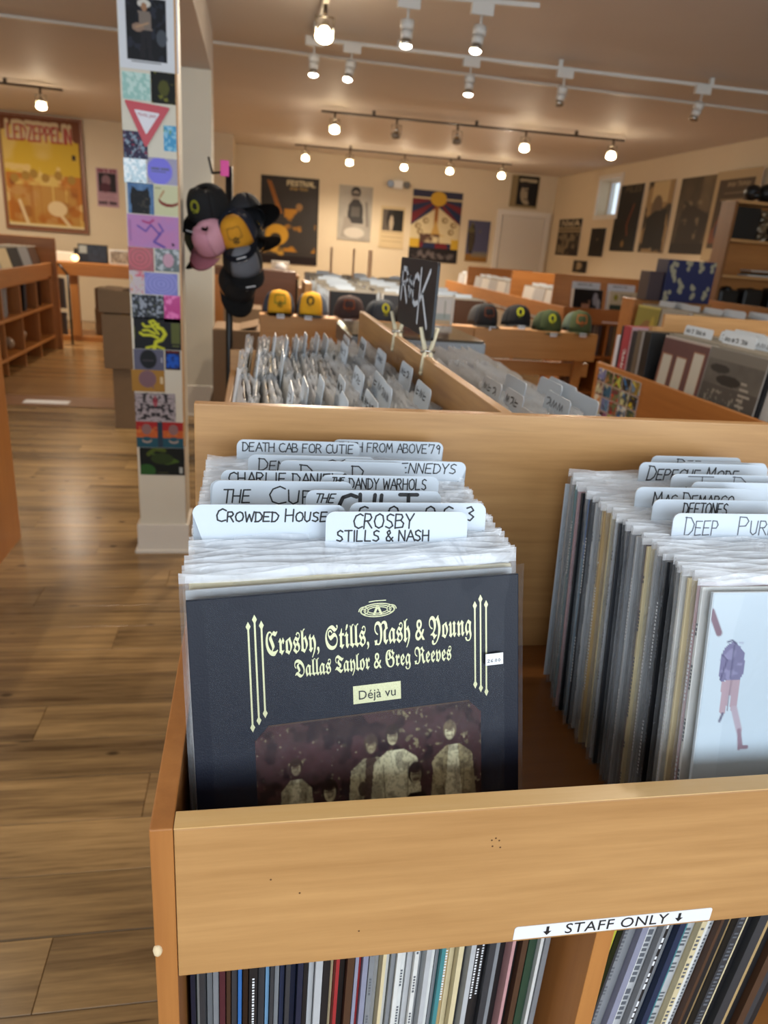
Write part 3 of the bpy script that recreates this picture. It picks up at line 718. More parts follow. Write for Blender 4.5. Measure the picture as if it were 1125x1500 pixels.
body(.165, .37, .075, '#b9b392', '#cfc9a8'); c.line([(.10, .62), (.14, .67), (.20, .66), (.25, .60)], .035, '#a39a78'); face(.165, .30, .026, '#a2967a')
body(.49, .30, .105, '#b5ad8c', '#5c4c42'); face(.49, .22, .029, '#93886c', '#4a3d33'); c.ell(.45, .5, .02, .05, '#54483c').ell(.53, .5, .02, .05, '#54483c')
body(.60, .27, .115, '#cdc7a5', '#d6d1b0'); c.line([(.53, .66), (.62, .70), (.71, .62)], .05, '#c4bd9a'); face(.587, .18, .031, '#b9b08d', '#2c211c')
body(.865, .29, .105, '#9c9170', '#d2ccab'); c.line([(.78, .40), (.80, .55), (.82, .50)], .05, '#a79c7a'); face(.85, .20, .030, '#cdc6a2', '#6a5c48')
c.poly([(.22, .9), (.24, .66), (.28, .60), (.34, .60), (.38, .66), (.40, .9)], '#251b1a'); face(.306, .49, .034, '#c6bd98', '#241917')
c.poly([(.60, .9), (.62, .64), (.66, .58), (.72, .58), (.76, .64), (.78, .9)], '#1f1717'); face(.690, .46, .034, '#bdb48f', '#1f1513', True)
c.noise(16, '#3a2a2a', .45, 41, .5).noise(80, '#2c2020', .35, 43, .55).rect(.0, .0, 1, .012, '#4a3a30').noise(60, '#d8d3b4', .6, 31, .86)
for _ in range(1):
    p_ = np.pad(c.a, ((1, 1), (1, 1), (0, 0)), 'edge'); c.a = (p_[1:-1, 1:-1] * 2 + p_[:-2, 1:-1] + p_[2:, 1:-1] + p_[1:-1, :-2] + p_[1:-1, 2:]) / 6
c.a *= np.array([1.0, .99, .95]); ph = c.mesh('group_photo', .2207, .150, PRINTG, 'center', -.0027, cut=lambda X, Y: ((X * .2207 + Y * .150 > .014) & ((1 - X) * .2207 + Y * .150 > .014)))
o = link('photo_print', ph, al, (.0064, 0, .195 - .075)); o['label'] = 'brown old-looking group photo print of standing and seated figures'
bm = bmesh.new(); bbox(bm, .1205, .1390, -.0066, -.0060, .2290, .2405); pt = link('price_tag', finish(bm, 'price_tag', WHITE), al)
lettering('lettering', [('26.00', .1225, .2320, .014, .003, 0, False)], pt, INKG, -.0068, .0005)
link('plastic_sleeve', sleeve_mesh(77, .010, m=SHRINK, th=.0085, n=22, nz=22), al)

# ---------------- lettered divider cards of the left compartment (plane y, left, right, top)
def lcard(yt, zt, x0, x1, label, texts, w=.0013, lean=8, ink=None, seed=0, tab=.058, ybase=None, body=None):
    """yt, zt = where the tab's upper edge stands; texts in fractions of the tab width / metres below its top"""
    H = zt - .777; t_ = min(1, max(0, (yt - .6) / .33)); lean = R(14.3 - 8 * t_); Lh = H / math.cos(lean); yb = yt - Lh * math.sin(lean)
    bx = .108 if body is None else body; bw = .30
    items = [(s, x0 - bx + a * (x1 - x0), Lh - dz - h, wd * (x1 - x0), h, sl, sc) for (s, a, dz, wd, h, sl, sc) in texts]
    w *= 1.35; tab = .045
    card((bx, yb, .777), lean, R(1.8 * (1 - t_)), bw, Lh - tab, x0 - bx, x1 - bx, tab, label, None, items, w=w, ink=ink)
lcard(0.663, 1.1300, 0.0750, 0.2220, 'frontmost white divider card of the left compartment, with two lettered lines', [('CROSBY', .19, .0022, .42, .0145, .05, False), ('STILLS & NASH', .075, .0190, .65, .0108, 0, False)], .0012, 12)
lcard(0.682, 1.1300, -0.0545, 0.0970, 'front left white divider card of the left compartment, one line in small capitals', [('CROWDED HOUSE', .15, .0045, .72, .0125, .06, True)], .0012, 12)
lcard(0.690, 1.1300, 0.1020, 0.2500, 'white divider card mostly hidden behind the frontmost two-line card', [('C   O    O G  3', .06, .004, .86, .0150, 0, False)], .0013, 12)
lcard(0.728, 1.1300, 0.0590, 0.2090, 'white divider card with one word in very thick black marker', [('THE', .06, .004, .14, .0095, .3, False)], .0011, 11)
lcard(0.757, 1.1300, -0.0400, 0.1130, 'white divider card with large thin capitals, left of the thick marker word', [('THE', .07, .010, .19, .0145, .1, False), ('CURE', .40, .006, .42, .019, 0, True)], .0012, 11, INK)
lcard(0.764, 1.1280, -0.0430, 0.0210, 'white divider card peeking out at the far left behind the large thin capitals', [], .001, 11)
lcard(0.782, 1.1300, 0.0790, 0.2190, 'white divider card with a long lettered line directly behind the thick marker word', [('THE', .09, .003, .10, .006, .2, False), ('DANDY WARHOLS', .235, .0035, .66, .0125, 0, False)], .0011, 10)
lcard(0.794, 1.1300, -0.0330, 0.1120, 'white divider card third row from the back on the left, lettering half covered', [('CHARLIE DANIELS', .06, .0025, .94, .0135, 0, False)], .0012, 10)
lcard(0.843, 1.1280, 0.0340, 0.1900, 'white divider card with only the tops of a D and a P showing', [('D     D', .16, .005, .5, .0165, 0, False)], .0012, 9)
lcard(0.852, 1.1280, 0.1100, 0.2720, 'white divider card near the back right, first half of its line covered', [('DEAD KENNEDYS', .10, .003, .82, .0125, .1, False)], .0011, 9)
lcard(0.868, 1.1270, -0.0040, 0.1560, 'white divider card second from the back on the left, thin marker letters cut off', [('DEN', .08, .0045, .20, .015, .05, True), ('CO', .6, .0045, .2, .015, 0, False)], .0011, 8)
lcard(0.922, 1.1310, -0.0190, 0.1430, 'rearmost left white divider card with four small lettered words', [('DEATH CAB FOR CUTIE', .045, .0035, .90, .0115, 0, False)], .0011, 7)
lcard(0.940, 1.1300, 0.1080, 0.2630, "rearmost right white divider card ending in the number 79", [("DEATH FROM ABOVE'79", -.02 + .02, .0035, .98, .0125, 0, False)], .0011, 7)
# thick CULT strokes on the card already standing there
for o in [o for o in bpy.data.objects if o.get('label', '') == 'white divider card with one word in very thick black marker']:
    Lh = (1.130 - .777) / math.cos(R(14.3 - 8 * (.728 - .6) / .33))
    lettering('lettering', [('CULT', .059 - .108 + .24 * .150, Lh - .0045 - .023, .57 * .150, .023, 0, False)], o, INK, -.0011, .0042)

# ---------------- right compartment: records seen from their spines
spn = ['pale grey', 'lavender', 'olive', 'white', 'teal', 'charcoal', 'pink', 'black', 'blue', 'black', 'charcoal', 'pale grey', 'grey', 'cream', 'tan', 'cream', 'white', 'pale grey', 'charcoal', 'navy', 'black', 'grey',
       'pale grey', 'charcoal', 'maroon', 'cream', 'pale grey', 'grey', 'charcoal', 'black', 'black', 'cream', 'white', 'cream', 'pink', 'white']
NR = len(spn); cnt = {}
ordn = lambda k: ['first', 'second', 'third', 'fourth', 'fifth', 'sixth', 'seventh', 'eighth', 'ninth', 'tenth'][k - 1] if k <= 10 else str(k) + 'th'
for i, cname in enumerate(spn):
    t = i / (NR - 1); yb = .872 - (.872 - .515) * t; x = .5955 + .004 * math.sin(i * 1.7) + (.012 * (t < .1))
    cnt[cname] = cnt.get(cname, 0) + 1
    rec = record((x, yb, .777), R(8.0 + 2.5 * t), R(0), CN[cname], f'{cname} record spine, {ordn(i + 1)} from the back in the right compartment of the front bin', 'records in the right compartment', SL[i % 6], MARKS[i % 6] if i % 3 else None)
    if cname == 'blue':
        bm = bmesh.new(); bbox(bm, -S / 2 - .0003, -S / 2 + .02, -.0022, .0022, .0, .23, 0); link('spine_print', finish(bm, 'spine_print', plain('sea_blue', '#4c87a8', .4)), rec)
# second column of the same compartment continues to the right, outside the picture: front record with a pale cover
c = Cv(230, 230, '#b9c6cf'); c.noise(3, '#a9b8c2', .6, 3)
c.poly([(.055, .19), (.075, .165), (.095, .16), (.115, .175), (.135, .20), (.14, .26), (.13, .285), (.06, .29), (.05, .26)], '#6f6c8a').noise(34, '#8d8aa8', .6, 5, .58, .05, .16, .14, .29)
c.line([(.095, .17), (.095, .28)], .004, '#4c4a66').line([(.07, .16), (.085, .155), (.10, .165)], .006, '#4c4a66').line([(.055, .20), (.075, .22), (.06, .285)], .004, '#4c4a66')
c.poly([(.065, .29), (.13, .285), (.13, .385), (.108, .39), (.10, .32), (.09, .40), (.072, .40)], '#a38f98').line([(.10, .29), (.098, .39)], .003, '#6a5c68')
c.line([(.083, .40), (.075, .425)], .009, '#5f5c70').line([(.122, .385), (.15, .46)], .022, '#a79aa4').line([(.15, .46), (.165, .52), (.185, .52)], .014, '#8a7480').line([(.15, .47), (.158, .525)], .010, '#8a7480')
c.line([(.0, .06), (.02, .10), (.035, .13)], .022, '#77606c')
bm = bmesh.new(); bbox(bm, -S / 2, S / 2, -.002, .002, .002, S + .002, 0, .0008)
ra = link('album', finish(bm, 'album', plain('pale_cover', '#c3ccd2', .4, var=.02)), None, (.5995, .500, .778), (-R(11), 0, 0)); tag(ra, 'pale blue-white album with a drawn headless jacket and trousers, shrink wrapped', 'record')
o = link('cover_print', c.mesh('cover_print', S - .002, S - .002, PRINTG, 'bottom', -.0023), ra, (0, 0, .003))
link('shrink_wrap', sleeve_mesh(91, .002, m=SHRINK, wsl=.317, th=.006, n=20, nz=20), ra)

def rcard(yt, zt, x0, x1, label, texts, w=.0013, lean=8, ink=None):
    H = zt - .777; lean = R(lean); Lh = H / math.cos(lean); yb = yt - Lh * math.sin(lean); bx = .5995
    items = [(s, x0 - bx + a * (x1 - x0), Lh - dz - h, wd * (x1 - x0), h, sl, sc) for (s, a, dz, wd, h, sl, sc) in texts]
    t1 = min(x1, bx + .15) if x1 > bx + .15 else x1; w *= 1.35
    card((bx, yb, .777), lean, 0, .30, Lh - .045, x0 - bx, t1 - bx, .045, label, None, items, w=w, ink=ink)
rcard(0.683, 1.1250, 0.4650, 0.6540, 'frontmost white divider card of the right compartment, large thin capitals', [('DEEP', .08, .004, .22, .021, .02, True), ('PURPLE', .44, .0035, .38, .021, .0, True)], .0010, 10, INKG)
rcard(0.729, 1.1250, 0.4660, 0.6300, 'white divider card second from the front of the right compartment, one short word', [('DEFTONES', .24, .004, .36, .0140, .05, False)], .0012, 10)
rcard(0.774, 1.1250, 0.4680, 0.6290, 'white divider card third from the front of the right compartment, lettering half covered', [('MAC DEMARCO', .15, .006, .70, .0165, .0, True)], .0012, 9)
rcard(0.800, 1.1250, 0.5600, 0.7450, 'white divider card in the right compartment ending in ER', [('ER', .19, .012, .10, .0125, 0, False)], .0016, 9)
rcard(0.833, 1.1250, 0.5510, 0.7400, 'white divider card with a large J and D showing', [('J', .11, .003, .20, .020, 0, False), ('D', .49, .002, .10, .020, 0, False)], .0011, 9, INKG)
rcard(0.885, 1.1250, 0.5330, 0.7350, 'white divider card near the back of the right compartment with slanted heavy lettering', [('DEPECHE MODE', .06, .005, .70, .020, .15, True)], .0014, 8)
rcard(0.905, 1.1220, 0.6100, 0.7490, 'white divider card peeking out behind the slanted heavy lettering', [('VIER', .62, .006, .33, .015, .2, False)], .0013, 8)
rcard(0.935, 1.1210, 0.5800, 0.7280, 'rearmost white divider card of the right compartment, only tops of letters showing', [('DEE', .28, .004, .26, .0115, .05, True)], .0011, 7)

# ================================================================== ISLAND BEHIND THE FRONT BIN
isl = empty('record_island', (.38, 1.0, 0), 'long maple record island behind the front bin, split lengthwise under the ROCK sign', 'record bin')
def ipart(name, x0, x1, y0, y1, z0, z1, m, bev=.0012): return box(name, x0 - .38, x1 - .38, y0 - 1.0, y1 - 1.0, z0, z1, m, isl, bev)
ipart('spine_board', .371, .389, 1.0005, 2.60, .05, 1.158, MAPLE['y'], .0014)
ipart('side_panel', -.077, -.059, 1.0005, 2.60, .03, .93, MAPLE['y'])
ipart('side_panel', .83, .848, 1.0005, 2.60, .03, .93, MAPLE['y'])
ipart('end_panel', -.077, .848, 2.6005, 2.619, .03, 1.0, MAPLE['x'])
ipart('bin_floor', -.0585, .8295, 1.001, 2.60, .745, .762, BINFLOOR)
ipart('bottom_board', -.0585, .8295, 1.001, 2.60, .03, .05, ORANGE['y'])
mix = ['white', 'grey', 'pale grey', 'pale grey', 'cream', 'brown', 'white', 'lavender', 'tan', 'pale grey', 'charcoal', 'white']
k = 0
for c, yc in enumerate((1.17, 1.505, 1.84, 2.175)):
    x = -.075 if c < 3 else -.06
    while x < .315:
        record((x, yc + random.uniform(-.006, .006), .7625), R(6 + random.uniform(0, 5)), R(-90 + random.uniform(-3, 3)), CN[mix[k * 5 % 12]], 'clear-sleeved record filed in the left half of the island behind the front bin',
               'records left of the ROCK sign', SLL[k % 4] if k % 7 else SLL[0], roll=R(random.uniform(-1.2, 1.2)))
        x += random.uniform(.0135, .0185); k += 1
for c, yc in enumerate((1.17, 1.505, 1.84, 2.16)):
    x = .393
    while x < .665:
        record((x, yc + random.uniform(-.006, .006), .7625), R(5 + random.uniform(0, 4)), R(-90 + random.uniform(-3, 3)), CN[mix[k * 7 % 12]], 'clear-sleeved record filed in the right half of the island behind the front bin',
               'records right of the ROCK sign', SLL[k % 4], roll=R(random.uniform(-1, 1)))
        x += random.uniform(.019, .026); k += 1
scrib = ['~^=', '~^~ =~', '=~~^', '^~', '=~~', '^~^', '~=^', '~~ =^', '^=', '~^~=', '=^~']
def side_card(x, y, zt, w, label, group, txt=None, k=0, th=.075, base=.7625):
    Lh = (zt - base) / math.cos(R(7)); xb = x - Lh * math.sin(R(7))
    u = w / 2
    if group == 'divider cards left of the ROCK sign' and not txt: label = 'blank-looking white divider card standing edge-on, left half of the island'; group = 'edge-on divider cards left of the ROCK sign'
    if group == 'divider cards right of the ROCK sign' and not txt: label = 'broad blank white divider card, right half of the island'; group = 'blank divider cards right of the ROCK sign'
    items = [] if not txt else [(txt, -u + .012, Lh - .012 - .018, w * .7, .018, .05, False)]
    card((xb, y, base), R(7), R(-90), .29, Lh - th, -u, u, th, label, group, items, r=.012, w=.003, ink=INKG if k % 2 else INK)
for i, (x, y, t) in enumerate(((.06, 1.98, 0), (.09, 1.97, 0), (.12, 2.02, 0), (.145, 2.04, 0), (.18, 2.07, 0), (.205, 2.08, 0), (.015, 1.65, 0), (.07, 1.69, 0), (.10, 1.36, 0), (.13, 1.36, 0), (.26, 2.05, 1), (.24, 1.92, 1), (.30, 1.99, 1), (.32, 1.80, 1), (.26, 1.46, 1), (.25, 1.32, 1), (.33, 1.36, 1), (.225, 1.52, 1), (.17, 1.37, 1), (.07, 1.29, 1), (.21, 1.25, 1), (.155, 1.20, 0), (.345, 1.60, 1))):
    side_card(x, y, 1.138 - .004 * (i % 3), .105 + .02 * (i % 3), 'white divider card with worn marker lettering, left half of the island', 'divider cards left of the ROCK sign', scrib[i % 11] if t else None, i)
for i, (x, y, w_) in enumerate(((.527, 1.53, .13), (.596, 1.57, .138), (.533, 1.40, .11), (.675, 1.555, .133), (.700, 1.547, .158), (.620, 1.38, .128), (.684, 1.394, .138), (.495, 1.21, .10))):
    side_card(x, y, 1.12, w_, 'broad white divider card with marker lettering, right half of the island', 'divider cards right of the ROCK sign', scrib[(i * 3) % 11] if i in (0, 2, 5) else None, i, .07)

# ROCK sign and the pegs that carry it
yw = .40; zc = (1.20 + 1.352) / 2
bm = bmesh.new(); ol = []
for cx, cz, a0 in ((.19, .071, 0), (-.19, .071, 90), (-.19, -.071, 180), (.19, -.071, 270)):
    for j in range(6):
        t = R(a0 + 18 * j); ol.append((cx + .01 * math.cos(t), cz + .01 * math.sin(t)))
A = [bm.verts.new((x, -.003, z)) for x, z in ol]; B = [bm.verts.new((x, .003, z)) for x, z in ol]; bm.faces.new(A); bm.faces.new(B[::-1])
for i in range(len(A)): bm.faces.new((A[i], B[i], B[(i + 1) % len(A)], A[(i + 1) % len(A)]))
bmesh.ops.recalc_face_normals(bm, faces=bm.faces)
sg = link('chalkboard_sign', finish(bm, 'chalkboard_sign', plain('chalkboard', '#1c1f23', .5)), None, (.38, 1.735, zc), (0, 0, R(-90))); tag(sg, 'black chalkboard sign hand-lettered ROCK in white', 'sign')
lettering('lettering', [('R', -.165, -.020, .080, .075, .02, False), ('o', -.080, -.006, .050, .070, 0, False), ('C', -.028, -.020, .060, .068, 0, False), ('K', .050, -.058, .10, .118, .02, False)], sg, plain('white_chalk_pen', '#dfe6ee', .6), -.0035, .0125)
def peg(y, label, lean):
    r = empty('clothespin', (.38, y, 1.158), label, 'clothespin', 'pegs holding the ROCK sign')
    for s in (-1, 1):
        bm = bmesh.new(); a = Vector((s * .0125, 0, -.035)); b = Vector((s * .006, lean, .012)); c = Vector((s * .019, lean * 1.8, .062))
        for p, q, r0, r1 in ((a, b, .0042, .0055), (b, c, .0055, .0042)): cyl(bm, p, q, r0, 8, r1)
        ball(bm, a, .0048, 8, 1.2)
        link('peg_leg', finish(bm, 'peg_leg', PEGW), r)
    bm = bmesh.new(); cyl(bm, (-.016, lean * .8, .012), (.016, lean * .8, .012), .0045, 10); link('spring', finish(bm, 'spring', CHROME), r)
peg(1.915, 'pale clothespin under the far end of the ROCK sign', .01); peg(1.56, 'pale clothespin under the near end of the ROCK sign', .006)

# glass-topped case at the end of the island
cz = empty('display_case', (.65, 2.83, 0), 'low display case with smoked glass lid behind the island, reflecting a lamp', 'display case')
box('cabinet', -.27, .27, .01, .52, -.004, .97, ORANGE['x'], cz, .003)
box('case_frame', -.275, .275, .0, .53, .9705, 1.04, STEEL, cz, .003)
box('glass_lid', -.27, .27, .003, .527, 1.0405, 1.05, GLASSY, cz, .002)

# ------------------------------------------------------------------ caps
def cap_meshes():
    Rx, Ry, Hh = .084, .094, .104
    def pt(ph, v):   # ph 0 = front (-y), v 0 rim..1 top
        fr = max(0, math.cos(ph)); h = Hh * (1 + .10 * fr)
        cr = math.cos(v * math.pi / 2) ** (.40 if fr > .3 else .58)
        return Vector((Rx * math.sin(ph) * cr, -Ry * math.cos(ph) * cr * (1 + .03 * fr), h * math.sin(v * math.pi / 2) ** .9))
    def patch(a0, a1, n, m, mat, name, off=0):
        bm = bmesh.new(); g = []
        for j in range(m + 1):
            g.append([bm.verts.new(pt(a0 + (a1 - a0) * i / n, j / m * .985) * (1 + off)) for i in range(n + 1)])
        for j in range(m):
            for i in range(n): bm.faces.new((g[j][i], g[j][i + 1], g[j + 1][i + 1], g[j + 1][i]))
        bmesh.ops.remove_doubles(bm, verts=bm.verts, dist=1e-5)
        bmesh.ops.solidify(bm, geom=bm.faces[:], thickness=.0015)
        return finish(bm, name, mat, True)
    front = patch(R(-47), R(47), 12, 8, FABRIC, 'front_panel', .012)
    back = patch(R(47), R(313), 22, 8, FABRIC, 'crown')
    bm = bmesh.new(); g = []
    for j in range(5):
        rr = []
        for i in range(13):
            u = -1 + 2 * i / 12; ph = u * R(66); ext = (j / 4) * .07 * math.sqrt(max(0, 1 - (abs(u)) ** 2.6))
            p = Vector((Rx * math.sin(ph) * (1 + .02), -Ry * math.cos(ph) * 1.03 - ext, .004 - .012 * (u * u) - ext * .16)); rr.append(bm.verts.new(p))
        g.append(rr)
    for j in range(4):
        for i in range(12): bm.faces.new((g[j][i], g[j + 1][i], g[j + 1][i + 1], g[j][i + 1]))
    bmesh.ops.solidify(bm, geom=bm.faces[:], thickness=.002)
    brim = finish(bm, 'brim', FABRIC, True)
    def decal(w, h, v0, name, rnd):
        bm = bmesh.new(); vs = []
        n = 20
        for i in range(n):
            t = 2 * math.pi * i / n; ex = .5 if rnd else .35
            a = math.copysign(abs(math.cos(t)) ** (1 if rnd else .3), math.cos(t)) * w; b = math.copysign(abs(math.sin(t)) ** (1 if rnd else .3), math.sin(t)) * h
            p = pt(a, v0 + b); vs.append(bm.verts.new(p * 1.022 + Vector((0, -.001, 0))))
        bm.faces.new(vs); bmesh.ops.triangulate(bm, faces=bm.faces[:]); bmesh.ops.solidify(bm, geom=bm.faces[:], thickness=.001)
        bmesh.ops.recalc_face_normals(bm, faces=bm.faces)
        return finish(bm, name, FABRIC)
    rnd = decal(.27, .19, .42, 'patch', True); rect = decal(.40, .19, .42, 'patch', False)
    bm = bmesh.new()
    for pl in ([(-.012, .050), (.0, .062), (.012, .052), (-.008, .044), (.010, .040)], [(-.014, .042), (-.004, .034), (.008, .036)]): ribbon(bm, pl, .004, -.1015 - .0)
    mk = finish(bm, 'patch_mark', FABRIC)
    bm = bmesh.new(); bbox(bm, -.020, .020, -.150, -.1485, -.020, .0, 0, .0006); tg = finish(bm, 'price_tag', WHITE)
    bm = bmesh.new(); ball(bm, (0, 0, .113), .006, 8, .6); bt = finish(bm, 'button', FABRIC)
    return front, back, brim, rnd, rect, mk, tg, bt
CF, CB, CBR, CPR, CPS, CPM, CTG, CBT = cap_meshes()
def cap(loc, rot, label, front, back, brim, pcol, pshape='round', mark=None, tagged=True, group=None):
    r = empty('cap', loc, label, 'cap', group, rot)
    link('front_panel', CF, r, color=front); link('crown', CB, r, color=back); link('brim', CBR, r, color=brim); link('button', CBT, r, color=back)
    if pcol: 
        p = link('patch', CPR if pshape == 'round' else CPS, r, color=pcol)
        link('patch_mark', CPM, p, (0, 0, 0), color=mark or '#26281a')
    if tagged: link('price_tag', CTG, r)
    return r
cb = empty('display_bench', (.98, 3.9, 0), 'long low knotty pine bench that carries two rows of caps', 'display bench')
def bp(name, x0, x1, y0, y1, z0, z1, m=PINE, bev=.0025): return box(name, x0 - .98, x1 - .98, y0 - 3.9, y1 - 3.9, z0, z1, m, cb, bev)
bp('front_board', .035, .46, 3.90, 3.92, .80, 1.0); bp('front_board', 1.20, 1.93, 3.90, 3.92, .845, 1.0); bp('front_board', .462, 1.198, 3.905, 3.925, .84, 1.0)
bp('top_board', .035, 1.93, 3.921, 4.25, .955, .978); bp('end_board', 1.905, 1.93, 3.921, 4.25, .845, .9545); bp('lower_plank', 1.15, 1.965, 4.03, 4.06, .735, .815)
for x in (.06, 1.0, 1.86): bp('leg', x, x + .05, 4.0, 4.028, -.004, .954)
ZB = 1.008
cap((.135, 4.02, ZB), (0, 0, R(2)), 'yellow-fronted trucker cap with a square olive patch, leftmost on the bench', '#e3a51c', '#3a4250', '#1d2024', '#a08a20', 'rect', '#5a5218')
cap((.315, 4.02, ZB), (0, 0, R(-12)), 'yellow-fronted trucker cap with a round black patch, second on the bench', '#e6aa1e', '#5b6472', '#17191c', '#2b2a1c', 'round', '#d8a325')
cap((.515, 4.02, ZB - .005), (0, 0, R(-8)), 'brown cap with a rust-coloured square patch on the bench', '#3d2a26', '#4a3632', '#4a2e28', '#7a3c1e', 'rect', '#5a2c14')
cap((.690, 4.04, ZB - .015), (0, 0, R(10)), 'grey cap with a round yellow patch beside the ROCK sign', '#3b4046', '#343a42', '#30353a', '#d8cf2c', 'round', '#8f8a1c')
cap((.86, 4.08, ZB - .02), (0, 0, R(30)), 'black cap half hidden behind the ROCK sign', '#15171a', '#1b1d20', '#121316', None, tagged=False)
cap((1.285, 4.05, ZB), (0, 0, R(6)), 'black cap with grey mesh and a brown square patch, leftmost right of the ROCK sign', '#1d1d1f', '#3a3b3e', '#17171a', '#6d3a22', 'rect', '#3b2014')
cap((1.48, 4.04, ZB + .002), (R(-6), 0, R(-6)), 'tall black cap with a round yellow patch, right of the ROCK sign', '#0e0f14', '#101218', '#0c0d11', '#d2d32a', 'round', '#3a3a12')
cap((1.665, 4.03, ZB - .012), (0, 0, R(-4)), 'olive green cap with a round yellow patch on the bench', '#3c4a28', '#38442a', '#343f26', '#cfd12b', 'round', '#5a5c1a')
cap((1.85, 4.03, ZB - .005), (0, 0, R(-8)), 'olive green cap with an orange-brown square patch, rightmost on the bench', '#465230', '#5c6a5c', '#3c4628', '#a9642c', 'rect', '#8a4c20')
# picture in a pale frame behind the case
pf = empty('picture', (1.03, 3.975, .9785), 'small pale frame with a beach picture standing on the cap bench', 'picture')
bm = bmesh.new()
for a in ((-.055, -.042, .0, .15), (.042, .055, .0, .15), (-.042, .042, .0, .013), (-.042, .042, .137, .15)): bbox(bm, a[0], a[1], 0, .014, a[2], a[3], 0, .001)
link('frame', finish(bm, 'frame', FRAMEW), pf)
c = Cv(26, 34, '#d6d6cf'); c.rect(0, .55, 1, .8, '#a9b7b4').rect(0, .8, 1, 1, '#cdb795').line([(.6, .1), (.62, .7)], .04, '#7f8f7a')
link('print', c.mesh('pf', .086, .126, PRINT, 'center', .006), pf, (0, 0, .075)); box('backing', -.043, .043, .007, .012, .012, .138, CARTON, pf, 0)
box('stand', -.05, .05, .0145, .08, 0, .012, PINE, pf, .001); pf.scale = (1.1, 1, 1.12)

# ------------------------------------------------------------------ cap stand
rk = empty('cap_stand', (-.104, 3.35, 0), 'tall black pole stand hung with caps, in front of the far pillar', 'stand')
bm = bmesh.new(); cyl(bm, (0, 0, .02), (-.0, 0, 1.64), .0155, 14); link('pole', finish(bm, 'pole', BLACK), rk)
for a in (90, 210, 330):
    tube('foot', [(0, 0, .12), (.20 * math.cos(R(a)), .20 * math.sin(R(a)), .008)], .011, BLACK, rk)
for z, a in ((1.62, 170), (1.48, -10), (1.40, 200), (1.34, -60), (1.30, 20)):
    tube('hook', [(0, 0, z), (.07 * math.cos(R(a)), .07 * math.sin(R(a)), z - .01), (.085 * math.cos(R(a)), .085 * math.sin(R(a)), z + .05)], .005, BLACK, rk, 6)
bm = bmesh.new(); bbox(bm, -.035, .0, -.022, -.018, 1.60, 1.66, 0, .002); cl = link('paper_clip_sign', finish(bm, 'paper_clip_sign', plain('hot_pink', '#e3429a', .5)), rk); cl['label'] = 'hot pink tag at the pole top'
hang = [((-.185, 3.33, 1.46), (R(34), R(10), R(-28)), 'black cap with a round olive patch, top left on the cap stand', '#101114', '#0e0f11', '#0c0c0e', '#8a8a20', 'round'),
        ((-.168, 3.295, 1.345), (R(58), R(22), R(-30)), 'pink mesh cap turned away on the left of the cap stand', '#c98c9c', '#d39aa8', '#d08fa0', None, 'round'),
        ((-.19, 3.40, 1.32), (R(40), R(0), R(-60)), 'dark green cap behind the pink cap on the stand', '#20281c', '#20281c', '#1a2018', None, 'round'),
        ((-.065, 3.30, 1.375), (R(36), R(-18), R(-6)), 'navy cap with a mustard yellow front, middle of the cap stand', '#c98a16', '#101a2c', '#0c1322', '#a87414', 'rect'),
        ((-.045, 3.36, 1.43), (R(-30), R(30), R(60)), 'black mesh cap sticking up at the right of the cap stand', '#141416', '#26262a', '#101012', None, 'round'),
        ((-.045, 3.31, 1.262), (R(34), R(-12), R(8)), 'black cap with a grey front, lower middle of the cap stand', '#64666c', '#0f1012', '#0c0c0e', None, 'round'),
        ((-.04, 3.42, 1.33), (R(-20), R(20), R(70)), 'dark cap with a yellow patch turned right on the cap stand', '#121315', '#121315', '#101113', '#c9941c', 'round'),
        ((-.07, 3.38, 1.18), (R(55), R(5), R(12)), 'black cap hanging lowest on the cap stand', '#0d0e10', '#101113', '#0b0c0d', None, 'round')]
for loc, rot, lb, f_, b_, br_, pc, ps in hang: cap(loc, rot, lb, f_, b_, br_, pc, ps, tagged=('yellow front' in lb or 'grey front' in lb or 'olive' in lb)).scale = ((.86, .86, .95) if 'pink' in lb else (1, 1, 1))

# ------------------------------------------------------------------ cartons
def carton(x0, x1, y0, y1, z0, z1, label, open_=False):
    r = empty('carton', ((x0 + x1) / 2, y0, z0), label, 'cardboard box'); w = (x1 - x0) / 2; d = y1 - y0; h = z1 - z0
    bm = bmesh.new(); bbox(bm, -w, w, 0, d, 0, h, 0, .004); link('box_body', finish(bm, 'box_body', CARTON), r)
    if open_:
        bm = bmesh.new(); bbox(bm, -w + .01, -w + .11, .01, d - .01, h + .001, h + .005); link('flap', finish(bm, 'flap', CARTON), r)
        bm = bmesh.new(); vs = bbox(bm, w - .12, w - .01, .02, d - .02, h + .001, h + .005)
        for v in vs:
            if v.co.x > w - .05: v.co.z += .03
        link('flap', finish(bm, 'flap', CARTON), r)
    else:
        box('packing_tape', -.025, .025, -.001, d, h - .001, h + .0012, plain('tape', '#9c7c56', .25), r, 0)
    return r
carton(-.235, .045, 4.45, 4.85, .40, .845, 'cardboard box with an open lid right of the far pillar', True)
carton(-.26, .05, 4.46, 4.86, -.004, .396, 'cardboard box at floor level right of the far pillar')
carton(-.20, .06, 5.2, 5.55, .45, .905, 'cardboard box standing behind the open-lidded one'); carton(-.20, .06, 5.2, 5.55, -.004, .446, 'lower cardboard box hidden behind the open-lidded stack')
carton(-1.02, -.72, 5.30, 5.68, .43, .80, 'upper cardboard box of the stack left of the near pillar'); carton(-.97, -.70, 5.32, 5.68, -.004, .426, 'bottom cardboard box of the stack left of the near pillar', False)
carton(-1.04, -.76, 5.32, 5.66, .81, .96, 'topmost small cardboard box of the stack left of the near pillar', True)
